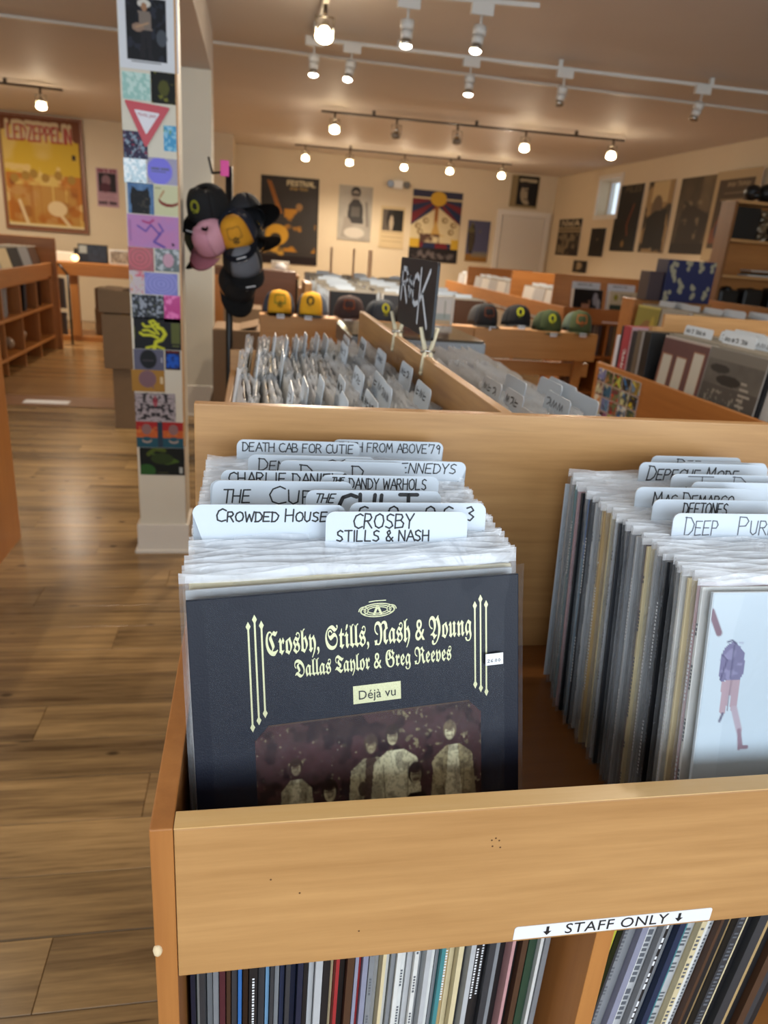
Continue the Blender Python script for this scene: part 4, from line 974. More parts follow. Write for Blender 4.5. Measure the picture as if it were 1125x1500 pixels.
box('orange_cabinet', -.45, .35, 6.3, 6.7, -.004, 1.12, wood('dark_cabinet_wood', '#6a4020', '#4a2a12', 'x'), None, .004); tag(bpy.data.objects['orange_cabinet'], 'reddish wooden cabinet behind the cartons and the cap stand', 'cabinet')
box('door_panel', .01, .39, -.012, -.0005, .06, 1.06, ORANGE['z'], bpy.data.objects['orange_cabinet'], .003, (-.45 + .0, 6.3, 0))
bpy.data.objects['orange_cabinet'].name = 'cabinet'
# counter with a round white lamp left of the far record bank
ct = empty('side_table', (.28, 8.4, 0), 'pale side table with a round white ornament behind the yellow caps', 'table')
box('tabletop', -.14, .22, 0, .4, .96, 1.0, MAPLE['x'], ct, .004)
for x in (-.12, .17):
    for y_ in (.02, .34): box('leg', x, x + .04, y_, y_ + .04, -.004, .9595, BLACK, ct, .002)
bm = bmesh.new(); ball(bm, (0, 0, .06), .065, 16, .9); cyl(bm, (0, 0, 0), (0, 0, .02), .04, 14)
tag(link('round_ornament', finish(bm, 'round_ornament', WHITE), None, (.30, 8.55, 1.0)), 'round white ornament on the side table', 'ornament')
tag(box('cream_box', -.1, .1, 0, .12, 0, .13, FRAMEW, None, .003, (.30, 8.68, 1.0)), 'cream coloured box behind the round white ornament', 'box')

# ------------------------------------------------------------------ far record bank on the left (rows seen from their front edge)
fb = empty('far_record_bank', (.9, 4.9, 0), 'large record island in the middle distance behind the yellow caps', 'record bin')
def fpt(name, x0, x1, y0, y1, z0, z1, m, bev=.003): return box(name, x0 - .9, x1 - .9, y0 - 4.9, y1 - 4.9, z0, z1, m, fb, bev)
fpt('side_panel', .455, .475, 4.92, 7.8, .03, .93, ORANGE['y']); fpt('side_panel', 1.63, 1.65, 4.92, 7.8, .03, .93, ORANGE['y'])
fpt('front_panel', .475, 1.63, 4.90, 4.92, .03, .90, ORANGE['x']); fpt('bin_floor', .476, 1.629, 4.93, 7.8, .74, .758, BINFLOOR)
fpt('end_cheek', .40, .454, 5.9, 6.35, .70, 1.06, MAPLE['y'])
k = 0
for c, xc in enumerate((.66, 1.04, 1.42)):
    yy = 4.97
    while yy < 7.55:
        row_record((xc + random.uniform(-.01, .01), yy, .7585), R(9), R(random.uniform(-3, 3)), CN[mix[(k * 5 + c) % 12]] if yy > 5.0 else CN[('black', 'charcoal', 'brown')[c]], 'rows of sleeved records in the large island behind the yellow caps', 'a', SLL[k % 4])
        if k % 4 == 2:
            card((xc + random.uniform(-.07, .07), yy + .01, .7585), R(9), 0, .26, .31, -.06, .06, .038, 'white divider card among the records behind the yellow caps', 'divider cards behind the yellow caps', (), r=.006)
        yy += .034 + .006 * (yy - 5) ; k += 1
for i, (x, yy, w) in enumerate(((.725, 7.2, .022), (.90, 6.9, .02), (1.015, 6.65, .036))):
    tag(box('wooden_stake', x - w / 2, x + w / 2, yy, yy + .012, .80, 1.335, MAPLE['z'], None, .001), ('leftmost', 'middle, slightly tilted', 'widest, rightmost')[i] + ' wooden stake standing between the far records', 'divider')
bpy.data.objects['wooden_stake.001'].rotation_euler = (0, 0, 0)

# ------------------------------------------------------------------ far island on the right
fi = empty('far_record_island', (3.0, 6.88, 0), 'long orange maple record island before the closet door', 'record bin')
def fq(name, x0, x1, y0, y1, z0, z1, m, bev=.003, p=None): return box(name, x0 - 3.0, x1 - 3.0, y0 - 6.88, y1 - 6.88, z0, z1, m, p or fi, bev)
fq('side_rail', 3.0, 3.03, 6.905, 11.6, .80, .95, ORANGE['y']); fq('end_rail', 3.0, 4.4, 6.88, 6.904, .81, .955, ORANGE['x'])
fq('shelf_board', 3.031, 4.4, 6.906, 7.3, .80, .82, ORANGE['x']); fq('middle_shelf', 3.031, 4.4, 6.906, 7.3, .47, .495, ORANGE['x']); fq('bottom_shelf', 3.031, 4.4, 6.906, 7.3, .10, .125, ORANGE['x'])
for x in (3.06, 3.50, 3.93, 4.37): fq('divider', x, x + .022, 6.906, 7.3, -.004, .7995, ORANGE['z'])
fq('back_board', 3.03, 4.4, 7.301, 7.32, -.004, 1.25, ORANGE['x'])
fq('bin_floor', 3.031, 4.0, 7.33, 11.6, .74, .76, BINFLOOR)
for yy in (8.2, 9.3, 10.4, 11.55): fq('post', 3.0, 3.03, yy, yy + .04, -.004, .7995, ORANGE['z'])
for yy, h in ((8.6, 1.22), (10.5, 1.2)): fq('cross_board', 3.031, 4.0, yy, yy + .03, .761, h, ORANGE['x'])
k = 0
yy = 7.50
while yy < 11.4:
    if any(abs(yy - b) < .20 for b in (8.6, 10.5)): yy += .05; continue
    for j in range(7):
        x = 3.07 + j * .05
        if j < 1 or k % 1 == 0:
            row_record((x, yy, .7605), R(7), R(-90), CN[mix[(k * 3 + j * 5) % 12]], 'rows of records in the long orange island before the closet door', 'b')
    card((3.10 + .02 * (k % 3), yy, .7605), R(7), R(-90), .28, .30, -.12, .12, .055, 'white divider card standing in the long orange island', 'divider cards in the long orange island', (), r=.006)
    card((3.20 + .02 * (k % 3), yy + .05, .7605), R(7), R(-90), .28, .30, -.12, .12, .055, 'white divider card standing in the long orange island', 'divider cards in the long orange island', (), r=.006)
    k += 1; yy += .34
# cubbies of spines under the end rail
for j in range(26):
    x = 3.09 + j * .0155 + (.03 if j > 24 else 0); col = mix[(j * 5) % 12]
    row_record((x + .2 * 0, 7.09, .4955), 0, R(90), CN[col] if j % 2 else '#6a4a3a', 'records upright in the upper cubby left of the middle divider under the far end rail', 'c')
for j in range(22):
    row_record((3.535 + j * .0165, 7.09, .4955), 0, R(90), '#5d4a44' if j % 2 else CN[mix[j % 12]], 'records upright in the upper cubby right of the middle divider under the far end rail', 'd')
bm = bmesh.new()
for j in range(9): ball(bm, (random.uniform(-.10, .10), random.uniform(-.04, .04), .05 + random.uniform(0, .05)), random.uniform(.04, .07), 8, .9)
tag(link('wrapped_bundle', finish(bm, 'wrapped_bundle', plain('bundle_wrap', '#6b5446', .35, var=.4, scale=18)), None, (3.22, 7.05, .128)), 'crumpled plastic-wrapped bundle in the lower far cubby', 'bundle')
# covers facing the camera on the far end
def far_cover(x, y0, z, label, cv, tilt=0):
    bm = bmesh.new(); bbox(bm, -.155, .155, .0, .05, 0, .31, 0, .003)
    r = link('album', finish(bm, 'album', JACKET), None, (x, y0, z), (tilt, 0, 0), '#b7b4ae'); tag(r, label, 'record')
    link('cover_print', cv.mesh('fc', .306, .306, PRINT, 'bottom', -.001), r, (0, 0, .002)); return r
c = Cv(40, 40, '#14151a'); c.ell(.38, .45, .2, .33, '#b48a70').ell(.36, .2, .27, .2, '#0c0c0e').ell(.2, .5, .1, .3, '#0c0c0e').rect(.28, .38, .55, .44, '#2a1c16').ell(.75, .3, .09, .2, '#8f949e').ell(.86, .5, .07, .22, '#9aa0aa').ell(.7, .7, .06, .15, '#6e747e')
far_cover(3.27, 6.945, .822, 'black and white portrait album on the far end rail', c, R(-6))
c = Cv(40, 40, '#bdb89c'); c.rect(0, .42, 1, 1, '#34443a').ell(.2, .2, .07, .1, '#8c8c34').ell(.85, .34, .1, .09, '#c0683a').rect(.35, .1, .75, .14, '#8d8a78').rect(.35, .2, .75, .24, '#8d8a78')
far_cover(3.66, 6.945, .822, 'cream and green album with an orange spot on the far end rail', c, R(-6))
for i, x in enumerate((3.27, 3.65)):
    card((x, 7.02, .83), R(6), 0, .3, .315, -.15, .15, .05, ('white divider card behind the black and white portrait album', 'white divider card behind the cream and green album')[i], None, [('~^~= ~^', -.09, .335, .16, .015, 0, False)], r=.01, w=.004)
for i, x in enumerate((3.075, 3.462)):
    for j in range(4): row_record((x + j * .012 * 0, 6.955 + j * .02, .822), R(5), 0, '#a9a8a4', 'thin pale sleeve edge beside a facing album on the far end rail', 'pale sleeves on the far end rail') if False else None
tag(box('price_strip', 3.42, 3.62, 6.8745, 6.8795, .825, .838, WHITE, None, 0), 'small white price strip on the far end rail', 'label')

# ------------------------------------------------------------------ right island near: covers facing left
ri = empty('right_record_island', (1.62, 2.4, 0), 'maple record island at the right edge with covers facing the aisle', 'record bin')
def rp(name, x0, x1, y0, y1, z0, z1, m, bev=.002, p=None): return box(name, x0 - 1.62, x1 - 1.62, y0 - 2.4, y1 - 2.4, z0, z1, m, p or ri, bev)
rp('side_board', 1.60, 1.618, 1.2, 2.745, .03, .945, ORANGE['y']); rp('side_board', 1.60, 1.618, 2.746, 3.2, .03, .945, ORANGE['y'])
rp('section_board', 1.755, 2.55, 2.95, 2.97, .03, 1.195, MAPLE['x']); rp('end_board', 1.6185, 2.55, 3.2, 3.22, .03, .93, MAPLE['x'])
rp('bin_floor', 1.6185, 2.54, 1.2, 3.199, .795, .812, BINFLOOR); rp('far_side_board', 2.55, 2.57, 1.2, 3.22, .03, .95, ORANGE['y']); rp('corner_post', 1.7, 1.755, 2.94, 2.975, .03, 1.14, MAPLE['z'])
def left_face(y, x, z, label, cv, t=.006):
    bm = bmesh.new(); bbox(bm, -S / 2, S / 2, 0, t, 0, S, 0, .001)
    r = link('album', finish(bm, 'album', JACKET), None, (x, y, z), (Euler((-R(4), 0, R(-90)))), '#8f8b86'); tag(r, label, 'record')
    link('cover_print', cv.mesh('lf', S - .002, S - .002, PRINT, 'bottom', -.0004), r, (0, 0, .001)); return r
c = Cv(60, 60, '#5f403f'); c.noise(6, '#4c3234', .5, 3)
for x0, y0 in ((.04, .22), (.36, .22), (.70, .12)): c.rect(x0, y0, x0 + .24, y0 + .55, '#8a6048').rect(x0 + .02, y0 + .02, x0 + .22, y0 + .52, '#b7b5aa')
c.rect(0, .0, 1, .03, '#a99f98').rect(.66, .88, .78, .95, '#b89a98')
left_face(2.590, 1.632, .814, 'maroon album with three pale window panels, right island', c)
c = Cv(80, 80, '#4a4744'); c.noise(5, '#6b6862', .8, 7, None, y1=.4).noise(26, '#8d8a80', .8, 11, .6, .1, .45, .8, 1).rect(.0, .0, 1, .12, '#6d6a64').ell(.45, .33, .22, .06, '#2a2826').ell(.25, .22, .18, .05, '#2f2d2b')
for j in range(8): c.rect(.68, .30 + j * .06, .68 + .1 + .05 * (j % 3), .325 + j * .06, '#97938a')
c.rect(.72, .94, .8, 1, '#d8d8d4')
left_face(2.262, 1.628, .814, 'dark grey aerial-view album in front of the right island', c)
k = 0
for yc in (1.60, 1.93, 2.262, 2.590):
    for j in range(16 if yc > 1.7 else 10):
        row_record((1.646 + j * .020, yc + random.uniform(-.004, .004), .8125), R(5), R(-90), CN[mix[(k * 5) % 12]], 'records filed behind the facing covers of the right island', 'e'); k += 1
for i, (x, yc, tx) in enumerate(((1.70, 2.66, 'NEW ORDER'), (1.74, 2.48, 'ZAPPA'), (1.70, 2.40, 'ROLLING'), (1.73, 2.27, 'SINGS'), (1.80, 2.55, None), (1.84, 2.40, None), (1.80, 2.22, 'ABC'), (1.75, 2.12, 'R & B'), (1.88, 2.6, None), (1.9, 2.3, None))):
    if tx in ('NEW ORDER', 'ZAPPA', 'ROLLING', 'SINGS', 'ABC', 'R & B'): tx = {'NEW ORDER': '~^= =~^~', 'ZAPPA': '=~~^', 'ROLLING': '~^~= =~', 'SINGS': '~~^=', 'ABC': '^~=', 'R & B': '~=~'}[tx]
    side_card(x + .04, yc, 1.172, .19, 'white divider card above the facing covers, right island', 'divider cards of the right island', tx, i, .07, .8125)
for i, (t, col, h, lb) in enumerate(((.030, '#c9ccd6', .27, 'thin white box set spine, leftmost in the right island'), (.018, '#22202a', .315, 'narrow black spine left of the red one in the right island'), (.066, '#9c3440', .318, 'thick red box set spine in the right island'), (.012, '#a98890', .318, 'narrow pinkish spine right of the red one'),
                                   (.038, '#1c222c', .305, 'black box set spine right of the red one'), (.040, '#5d5244', .312, 'taupe box set spine in the right island'), (.018, '#8d8c8c', .31, 'thin grey spine between taupe and black box sets'), (.055, '#0e0f12', .315, 'thick black box set spine, rightmost beside the maroon album'))):
    y1 = 3.10 - sum(v[0] + .002 for v in ((.030,), (.018,), (.066,), (.012,), (.038,), (.040,), (.018,), (.055,))[:i]) - .0
    o = box('box_set', -.0, .30, -t, 0, 0, h, JACKET, None, .002, (1.625, y1, .8125)); o.color = (*lin(col), 1); tag(o, lb, 'record')
    if col == '#9c3440':
        lettering('lettering', [('=~^', -.1, 0, .09, .022, 0, False)], o, WHITE, 0, .005).matrix_local = Matrix.Translation((-.0015, -.03, .12)) @ Euler((0, R(90), R(-90))).to_matrix().to_4x4()
# collage of small pictures stuck on the island's side
cg = empty('picture_collage', (1.598, 2.94, .86), 'collage of small colourful pictures on the side of the right island', 'collage')
cc = ['#7f83b0', '#4a5a3c', '#b9c45a', '#2c2f2c', '#8e7a3c', '#b9b9a0', '#3f6a88', '#6a7f5c', '#c8c89a', '#3a2f2a', '#c08a5a', '#6f94b8', '#7a3a44', '#d0d0c8', '#35506e', '#44362c', '#9a6a8c', '#28242c', '#6f2f38', '#2f3438']
q = 0
for r_ in range(5):
    for c_ in range(5):
        cv = Cv(14, 12, cc[q % 20]); cv.noise(3, cc[(q * 7 + 3) % 20], .95, q + 2, .5).noise(5, ('#e8e4c8', '#16161a', '#c8442c', '#3a86c8', '#d8c83c')[q % 5], .95, q + 50, .62); cv.a = np.clip(cv.a, 0, 1) ** 1.15
        y0 = .185 - c_ * .08; z0 = .035 - r_ * .062
        bm = bmesh.new(); bbox(bm, -.037, .037, .0, .001, -.029, .029); o = link('picture', finish(bm, 'picture', WHITE), cg, (0, y0 - .0, z0), (0, 0, R(-90)))
        link('print', cv.mesh('cg', .072, .056, PRINT, 'center', -.0006), o); q += 1

# island farther right whose row of yellow and pale sleeves shows above the section board
yi = empty('rear_record_island', (2.75, 4.2, 0), 'rear record island with a yellow album showing above the right island', 'record bin')
def yp(name, x0, x1, y0, y1, z0, z1, m): return box(name, x0 - 2.75, x1 - 2.75, y0 - 4.2, y1 - 4.2, z0, z1, m, yi, .002)
yp('side_board', 2.70, 2.72, 3.5, 5.05, .03, .93, ORANGE['y']); yp('bin_floor', 2.721, 3.6, 3.5, 5.04, .79, .806, BINFLOOR); yp('spine_board', 3.60, 3.62, 3.5, 5.9, .03, 1.17, ORANGE['y']); yp('end_board', 2.721, 3.599, 5.041, 5.06, .03, .95, ORANGE['x'])
c = Cv(40, 40, '#8f8a3c'); c.ell(.5, .75, .33, .4, '#5a3230').ell(.55, .5, .25, .2, '#8a6a3c').rect(.0, .0, 1, .06, '#c9c06a').ell(.75, .5, .1, .3, '#b0a040')
left_face(4.86, 2.735, .807, 'yellow-green album, first of the rear island', c); c = Cv(20, 20, '#a8a8a0'); left_face(4.53, 2.735, .807, 'grey album beside the yellow-green one on the rear island', c)
for i in range(14):
    row_record((2.76 + (i % 7) * .04, (4.86, 4.53)[i // 7], .807), R(5), R(-90), CN[('cream', 'yellow', 'pale grey', 'white')[i % 4]], 'records behind the yellow-green album of the rear island', 'f')
for i in range(16):
    row_record((2.76 + (i % 8) * .04, (4.2, 3.87)[i // 8], .807), R(5), R(-90), CN[('cream', 'pale grey', 'white', 'grey')[i % 4]], 'pale records in the near half of the rear island', 'g')
for i, (x, yc) in enumerate(((2.85, 4.80), (2.9, 4.72), (2.85, 4.5), (2.88, 4.3), (2.95, 4.2), (3.0, 4.25), (2.9, 4.1), (3.05, 4.05), (3.1, 4.15))):
    side_card(x, yc, 1.165, .2, 'pale divider card in the rear island', 'divider cards of the rear island', None, i, .06, .807)

# ------------------------------------------------------------------ shelf unit at the right edge
su = empty('shelf_unit', (4.0, 6.0, 0), 'tall wooden shelf unit at the right edge holding dark goods', 'shelf')
def sp(name, x0, x1, y0, y1, z0, z1, m): return box(name, x0 - 4, x1 - 4, y0 - 6, y1 - 6, z0, z1, m, su, .003)
sp('side_board', 4.0, 4.03, 6.0, 6.2, -.004, 1.96, wood('shelf_side_wood', '#8a5c30', '#6c4420', 'z')); sp('side_board', 4.95, 4.98, 6.0, 6.2, -.004, 1.96, MAPLE['z']); sp('back_board', 4.03, 4.95, 6.201, 6.22, -.004, 1.96, ORANGE['x'])
for z in (1.945, 1.64, 1.345, 1.02): sp('shelf_board', 4.031, 4.949, 6.002, 6.20, z, z + .025, MAPLE['x'])
for i, (x, sx) in enumerate(((4.22, .07), (4.36, .085), (4.52, .08))):
    bm = bmesh.new(); ball(bm, (0, 0, .075), sx, 16, .95); ball(bm, (0, -.06, .05), sx * .6, 12, .8); r = link('stuffed_figure', finish(bm, 'stuffed_figure', BLACK), None, (x, 6.13, 1.972)); tag(r, 'round black plush shape on top of the shelf unit, ' + ('left', 'middle', 'right')[i] + ' one', 'toy')
    bm = bmesh.new(); ball(bm, (0, -.105, .07), .024, 10, 1.3); link('pale_patch', finish(bm, 'pale_patch', FRAMEW), r) if i == 1 else bm.free()
bm = bmesh.new(); bbox(bm, -.13, .13, 0, .13, 0, .26, 0, .006); tag(link('black_box', finish(bm, 'black_box', BLACK), None, (4.17, 6.06, 1.666)), 'black box in the upper compartment of the shelf unit', 'box')
bm = bmesh.new(); g = []
rr = random.Random(3)
for j in range(12):
    g.append([bm.verts.new((.055 * math.cos(2 * math.pi * i / 14) * (1 + rr.uniform(-.25, .25)) + .015 * math.sin(j), .045 * math.sin(2 * math.pi * i / 14) * (1 + rr.uniform(-.3, .3)), j * .022)) for i in range(14)])
for j in range(11):
    for i in range(14): bm.faces.new((g[j][i], g[j][(i + 1) % 14], g[j + 1][(i + 1) % 14], g[j + 1][i]))
bm.faces.new(g[0][::-1]); bm.faces.new(g[-1])
tag(link('foil_bag', finish(bm, 'foil_bag', plain('foil', '#8f8878', .18, metal=.9)), None, (4.365, 6.10, 1.667)), 'crumpled silver foil bag on the shelf unit', 'bag')
tag(box('black_case', -.17, .17, 0, .13, 0, .24, BLACK, None, .01, (4.62, 6.06, 1.666)), 'black case right of the foil bag on the shelf unit', 'box')
for i, (z, col, dx) in enumerate(((1.3715, '#c9c5bc', 0), (1.385, '#1d1b1c', .03), (1.412, '#b9b4aa', .02))):
    o = box('flat_sleeve', -.2, .2, 0, .15, 0, .012, JACKET, None, .001, (4.50 + dx, 6.04, z)); o.color = (*lin(col), 1); tag(o, ('white flat sleeve lying lowest', 'black flat sleeve lying in the middle', 'pale flat sleeve lying on top')[i] + ' in the middle shelf compartment', 'record')
for i, x in enumerate((4.18, 4.42, 4.68)):
    bm = bmesh.new(); bbox(bm, -.10, .10, 0, .13, 0, .2 + .02 * i, 0, .03); ball(bm, (0, .06, .2), .05, 10, .6); tag(link('black_bag', finish(bm, 'black_bag', BLACK), None, (x, 6.06, 1.0455)), 'black bag in the lower shelf compartment, ' + ('left', 'middle', 'right')[i] + ' one', 'bag')
# blue patterned box with a dark one beside it
c = Cv(70, 50, '#24284e'); rr = random.Random(2)
for x, yv in ((.14, .35), (.33, .60), (.6, .72), (.87, .72), (.42, .08), (.68, .10), (.95, .1), (.1, .85), (.13, .2)):
    for j in range(7): c.ell(x + rr.uniform(-.05, .05), yv + rr.uniform(-.12, .14), .035, .06, '#9a947a')
bb = box('patterned_box', -.19, .19, 0, .16, 0, .29, plain('navy_box', '#1f2346', .4), None, .004, (3.105, 5.0, 1.155)); tag(bb, 'navy blue box with pale leaf pattern beside the shelf unit', 'box')
link('print', c.mesh('bb', .376, .286, PRINT, 'center', -.0006), bb, (0, 0, .145))
tag(box('dark_box', -.055, .055, 0, .14, 0, .20, plain('maroon_box', '#3a2a2e', .5), None, .004, (2.855, 5.02, 1.155)), 'small dark maroon box left of the navy patterned box', 'box')
cbx = empty('low_cabinet', (3.05, 5.45, 0), 'low wooden cabinet under the navy patterned box', 'cabinet')
box('cabinet_body', -.30, .33, -.40 + .03, -.18 + .0, -.004, 1.154, ORANGE['x'], cbx, .003, (0, 0, 0)); 

# ------------------------------------------------------------------ left side: bin end, far shelf, desk
lb = empty('left_bin', (-1.04, 3.28, 0), 'orange maple record bin whose side panel fills the left edge', 'record bin')
box('side_panel', -.02, 0, -1.4, 0, -.004, .905, ORANGE['z'], lb, .002); box('end_panel', -.62, -.021, -.02, 0, -.004, .905, ORANGE['x'], lb, .002); box('toe_board', -.03, -.0205, -1.4, -.03, -.004, .08, BLACK, lb, 0)
box('far_side_panel', -.64, -.6205, -1.4, 0, -.004, .905, ORANGE['z'], lb, .002); box('bin_floor', -.62, -.021, -1.4, -.021, .70, .718, BINFLOOR, lb, 0); box('near_panel', -.64, 0, -1.42, -1.401, -.004, .905, ORANGE['x'], lb, .002)
ls = empty('left_record_shelf', (-2.2, 7.0, 0), 'record shelf with cubbies along the far left aisle', 'record bin')
def lp(name, x0, x1, y0, y1, z0, z1, m=None, bev=.003): return box(name, x0 + 2.2, x1 + 2.2, y0 - 7.0, y1 - 7.0, z0, z1, m or ORANGE['y'], ls, bev)
lp('rail', -2.23, -2.2, 5.4, 8.86, .79, .93); lp('shelf_board', -2.6, -2.203, 5.4, 8.84, .47, .50); lp('bottom_shelf', -2.6, -2.203, 5.4, 8.84, .13, .16); lp('top_shelf', -2.6, -2.231, 5.4, 8.84, .76, .785)
for yy in (5.42, 6.0, 6.56, 7.12, 7.68, 8.25, 8.82): lp('divider', -2.6, -2.21, yy, yy + .02, -.004, .7595, ORANGE['z'])
lp('end_panel', -2.62, -2.2, 8.861, 8.885, -.004, .93); lp('back_board', -2.64, -2.621, 5.4, 8.86, -.004, .95); lp('high_board', -3.0, -2.15, 8.90, 8.93, -.004, 1.19, ORANGE['x'])
k = 0
for yc in np.arange(5.6, 8.75, .34):
    for j in range(6):
        row_record((-2.25 - j * .05, float(yc), .787), R(16), R(90), CN[('black', 'cream', 'pale grey', 'charcoal', 'white', 'brown', 'grey')[k % 7]], 'records leaning in the top of the left aisle shelf', 'h'); k += 1
for yc in (6.3, 6.36, 6.62, 6.9, 7.3, 7.36, 7.9, 7.97, 8.5):
    row_record((-2.40, yc, .5005), R(8), R(0), CN[('pale grey', 'black', 'grey', 'brown', 'white')[k % 5]], 'records leaning in the upper cubbies of the left aisle shelf', 'i'); k += 1
for i, yc in enumerate((7.0, 7.45, 7.95, 8.45)):
    bm = bmesh.new()
    for j in range(6): ball(bm, (random.uniform(-.06, .06), random.uniform(-.09, .09), .06 + random.uniform(0, .06)), random.uniform(.04, .07), 8, .9)
    tag(link('wrapped_bundle', finish(bm, 'wrapped_bundle', plain('wrap%d' % i, '#8d7b6a', .25, var=.4, scale=20)), None, (-2.34, yc, .162)), 'crumpled wrapped bundle, ' + ordn(i + 1) + ' from the front in the lower left cubbies', 'bundle')
dk = empty('desk', (-1.9, 9.4, 0), 'orange wooden desk by the left back wall', 'desk')
box('desktop', -.6, .7, .1, .8, .89, .92, ORANGE['x'], dk, .004); box('apron', -.6, .7, .1, .125, .77, .8895, ORANGE['x'], dk, .003); box('plinth', -.5, .7, .15, .78, -.004, .055, ORANGE['x'], dk, .003)
for x in (-.27, .60): box('leg', x, x + .09, .13, .2, .0555, .7695, ORANGE['z'], dk, .003)
tag(box('monitor_box', -.17, .17, 0, .05, 0, .21, BLACK, None, .004, (-1.93, 9.75, .9205)), 'dark framed picture lying on the desk under the small poster', 'picture')
c = Cv(30, 16, '#1f2530'); c.rect(.05, .08, .3, .5, '#8f9490').noise(6, '#3a4658', .6, 3, None, .35); link('print', c.mesh('mb', .32, .19, PRINT, 'center', -.0007), bpy.data.objects['monitor_box'], (0, 0, .105)); bpy.data.objects['monitor_box'].name = 'framed_picture'
fp = box('framed_photo', -.14, .14, 0, .04, 0, .17, WHITEMETAL, None, .004, (-1.60, 9.75, .9205)); tag(fp, 'silver framed picture at the right of the desk', 'picture')
c = Cv(30, 16, '#8f8374'); c.noise(6, '#4f463c', .8, 3).noise(8, '#b9ad9a', .7, 7, .5); link('print', c.mesh('mb2', .25, .14, PRINT, 'center', -.0007), fp, (0, 0, .085))
tag(box('flat_carton', -.2, .1, 0, .3, 0, .1, FRAMEW, None, .004, (-2.25, 9.7, .9205)), 'pale flat box at the left end of the desk', 'box')
bm = bmesh.new(); ball(bm, (0, 0, .05), .045, 12, .9); nl = link('night_lamp', finish(bm, 'night_lamp', glow('night_glow', (1, .72, .35), 3)), None, (-2.10, 9.58, .9205)); tag(nl, 'small glowing round lamp on the desk', 'lamp')
bm = bmesh.new(); bbox(bm, -.02, .02, .05, .07, .0, .16, 0, .003); link('lamp_stem', finish(bm, 'lamp_stem', BLACK), nl)
carton(-1.95, -1.55, 9.75, 10.15, .056, .38, 'lower cardboard box under the desk'); carton(-1.94, -1.58, 9.76, 10.12, .385, .62, 'upper cardboard box under the desk')
bm = bmesh.new(); cyl(bm, (0, 0, 0), (0, 0, .5), .07, 20); tag(link('metal_canister', finish(bm, 'metal_canister', STEEL), None, (-1.45, 9.75, .056)), 'tall silver canister under the right end of the desk', 'canister')
chr_ = empty('folding_chair', (-2.2, 9.15, 0), 'grey metal folding chair folded beside the desk', 'chair')
tube('chair_frame', [(-.18, 0, .0), (-.18, .0, .86), (-.08, 0, .92), (.02, 0, .90), (.10, 0, .80), (.10, 0, .0)], .014, BLACK, chr_); box('seat', -.14, .06, .0, .03, .42, .76, STEEL, chr_, .008); box('back_rest', -.14, .06, -.02, .01, .12, .38, STEEL, chr_, .008)
tag(box('floor_label', -.17, .17, -.06, .06, 0, .0015, WHITE, None, 0, (-1.62, 6.06, .0065)), 'white paper strip stuck to the floor threshold', 'label')
# ------------------------------------------------------------------ emergency light
el = empty('emergency_light', (2.33, 12.78, 2.28), 'white two-headed emergency light on the back wall', 'emergency light')
box('housing', -.08, .08, -.05, 0, 0, .13, WHITEMETAL, el, .01)
for s in (-1, 1):
    bm = bmesh.new(); cyl(bm, (s * .13, -.02, .07), (s * .14, -.10, .06), .045, 16, .055); link('lamp_head', finish(bm, 'lamp_head', STEEL), el); tube('bracket', [(s * .08, -.02, .07), (s * .13, -.03, .07)], .012, WHITEMETAL, el)

# ------------------------------------------------------------------ records on the staff shelf under the front bin
low = [('navy', .0050), ('white', .003), ('charcoal', .006), ('grey', .006), ('grey', .006), ('maroon', .006), ('brown', .005), ('charcoal', .006), ('blue', .004), ('brown', .006), ('black', .009), ('charcoal', .007), ('sky blue', .004), ('charcoal', .004), ('grey', .005), ('dark blue', .005), ('charcoal', .005),
       ('dark blue', .006), ('navy', .006), ('black', .005), ('pale grey', .006), ('pale grey', .008), ('black', .008), ('cream', .003), ('red', .004), ('black', .008), ('brown', .008), ('lavender', .004), ('red', .003), ('lavender', .006), ('grey', .006), ('pale grey', .006), ('cream', .004), ('white', .006), ('grey', .005), ('white', .005), ('white', .006),
       ('pale grey', .006), ('white', .005), ('pale grey', .006), ('pale grey', .006), ('white', .006), ('grey', .004), ('teal', .005), ('tan', .005), ('cream', .006), ('cream', .006), ('charcoal', .008), ('pale grey', .006), ('black', .007), ('black', .007), ('charcoal', .008), ('grey', .005), ('black', .009), ('pink', .004), ('black', .010), ('brown', .007), ('dark green', .007), ('dark green', .006), ('white', .004), ('grey', .006), ('white', .005)]
tw = sum(v[1] + .0009 for v in low); kx = (.332 + .052) / tw; x = -.054
bmj = {}
for i, (cn, w) in enumerate(low):
    w *= kx; key = round(w, 4)
    if key not in bmj:
        bm = bmesh.new(); bbox(bm, 0, key, 0, S, 0, S, 0, .0005); bmj[key] = finish(bm, 'record', JACKET)
    lean = R(1.2 * math.sin(i * .5)) * 0 + (R(-1.6) if i > 52 else 0)
    o = link('record', bmj[key], None, (x, .520 + .006 * math.sin(i * 2.3) + .004 * (i % 2), .4195), (0, 0, 0), CN[cn]); tag(o, f'{cn} spine, {ordn(i + 1)} from the left on the staff shelf below the front bin', 'record', 'records on the staff shelf, left compartment')
    if i in (10, 30, 36, 38, 44, 49, 50) and w > .004:
        mk = link('spine_lettering', MARKS[1] if cn in ('white', 'pale grey', 'cream', 'grey') else MARKS[4], o, (0, 0, 0)); mk.location = (w / 2, S / 2 - .0001 , 0); mk.rotation_euler = (0, 0, R(90)); mk.location = (w / 2, S / 2, 0)
    x += w + .0009 * kx
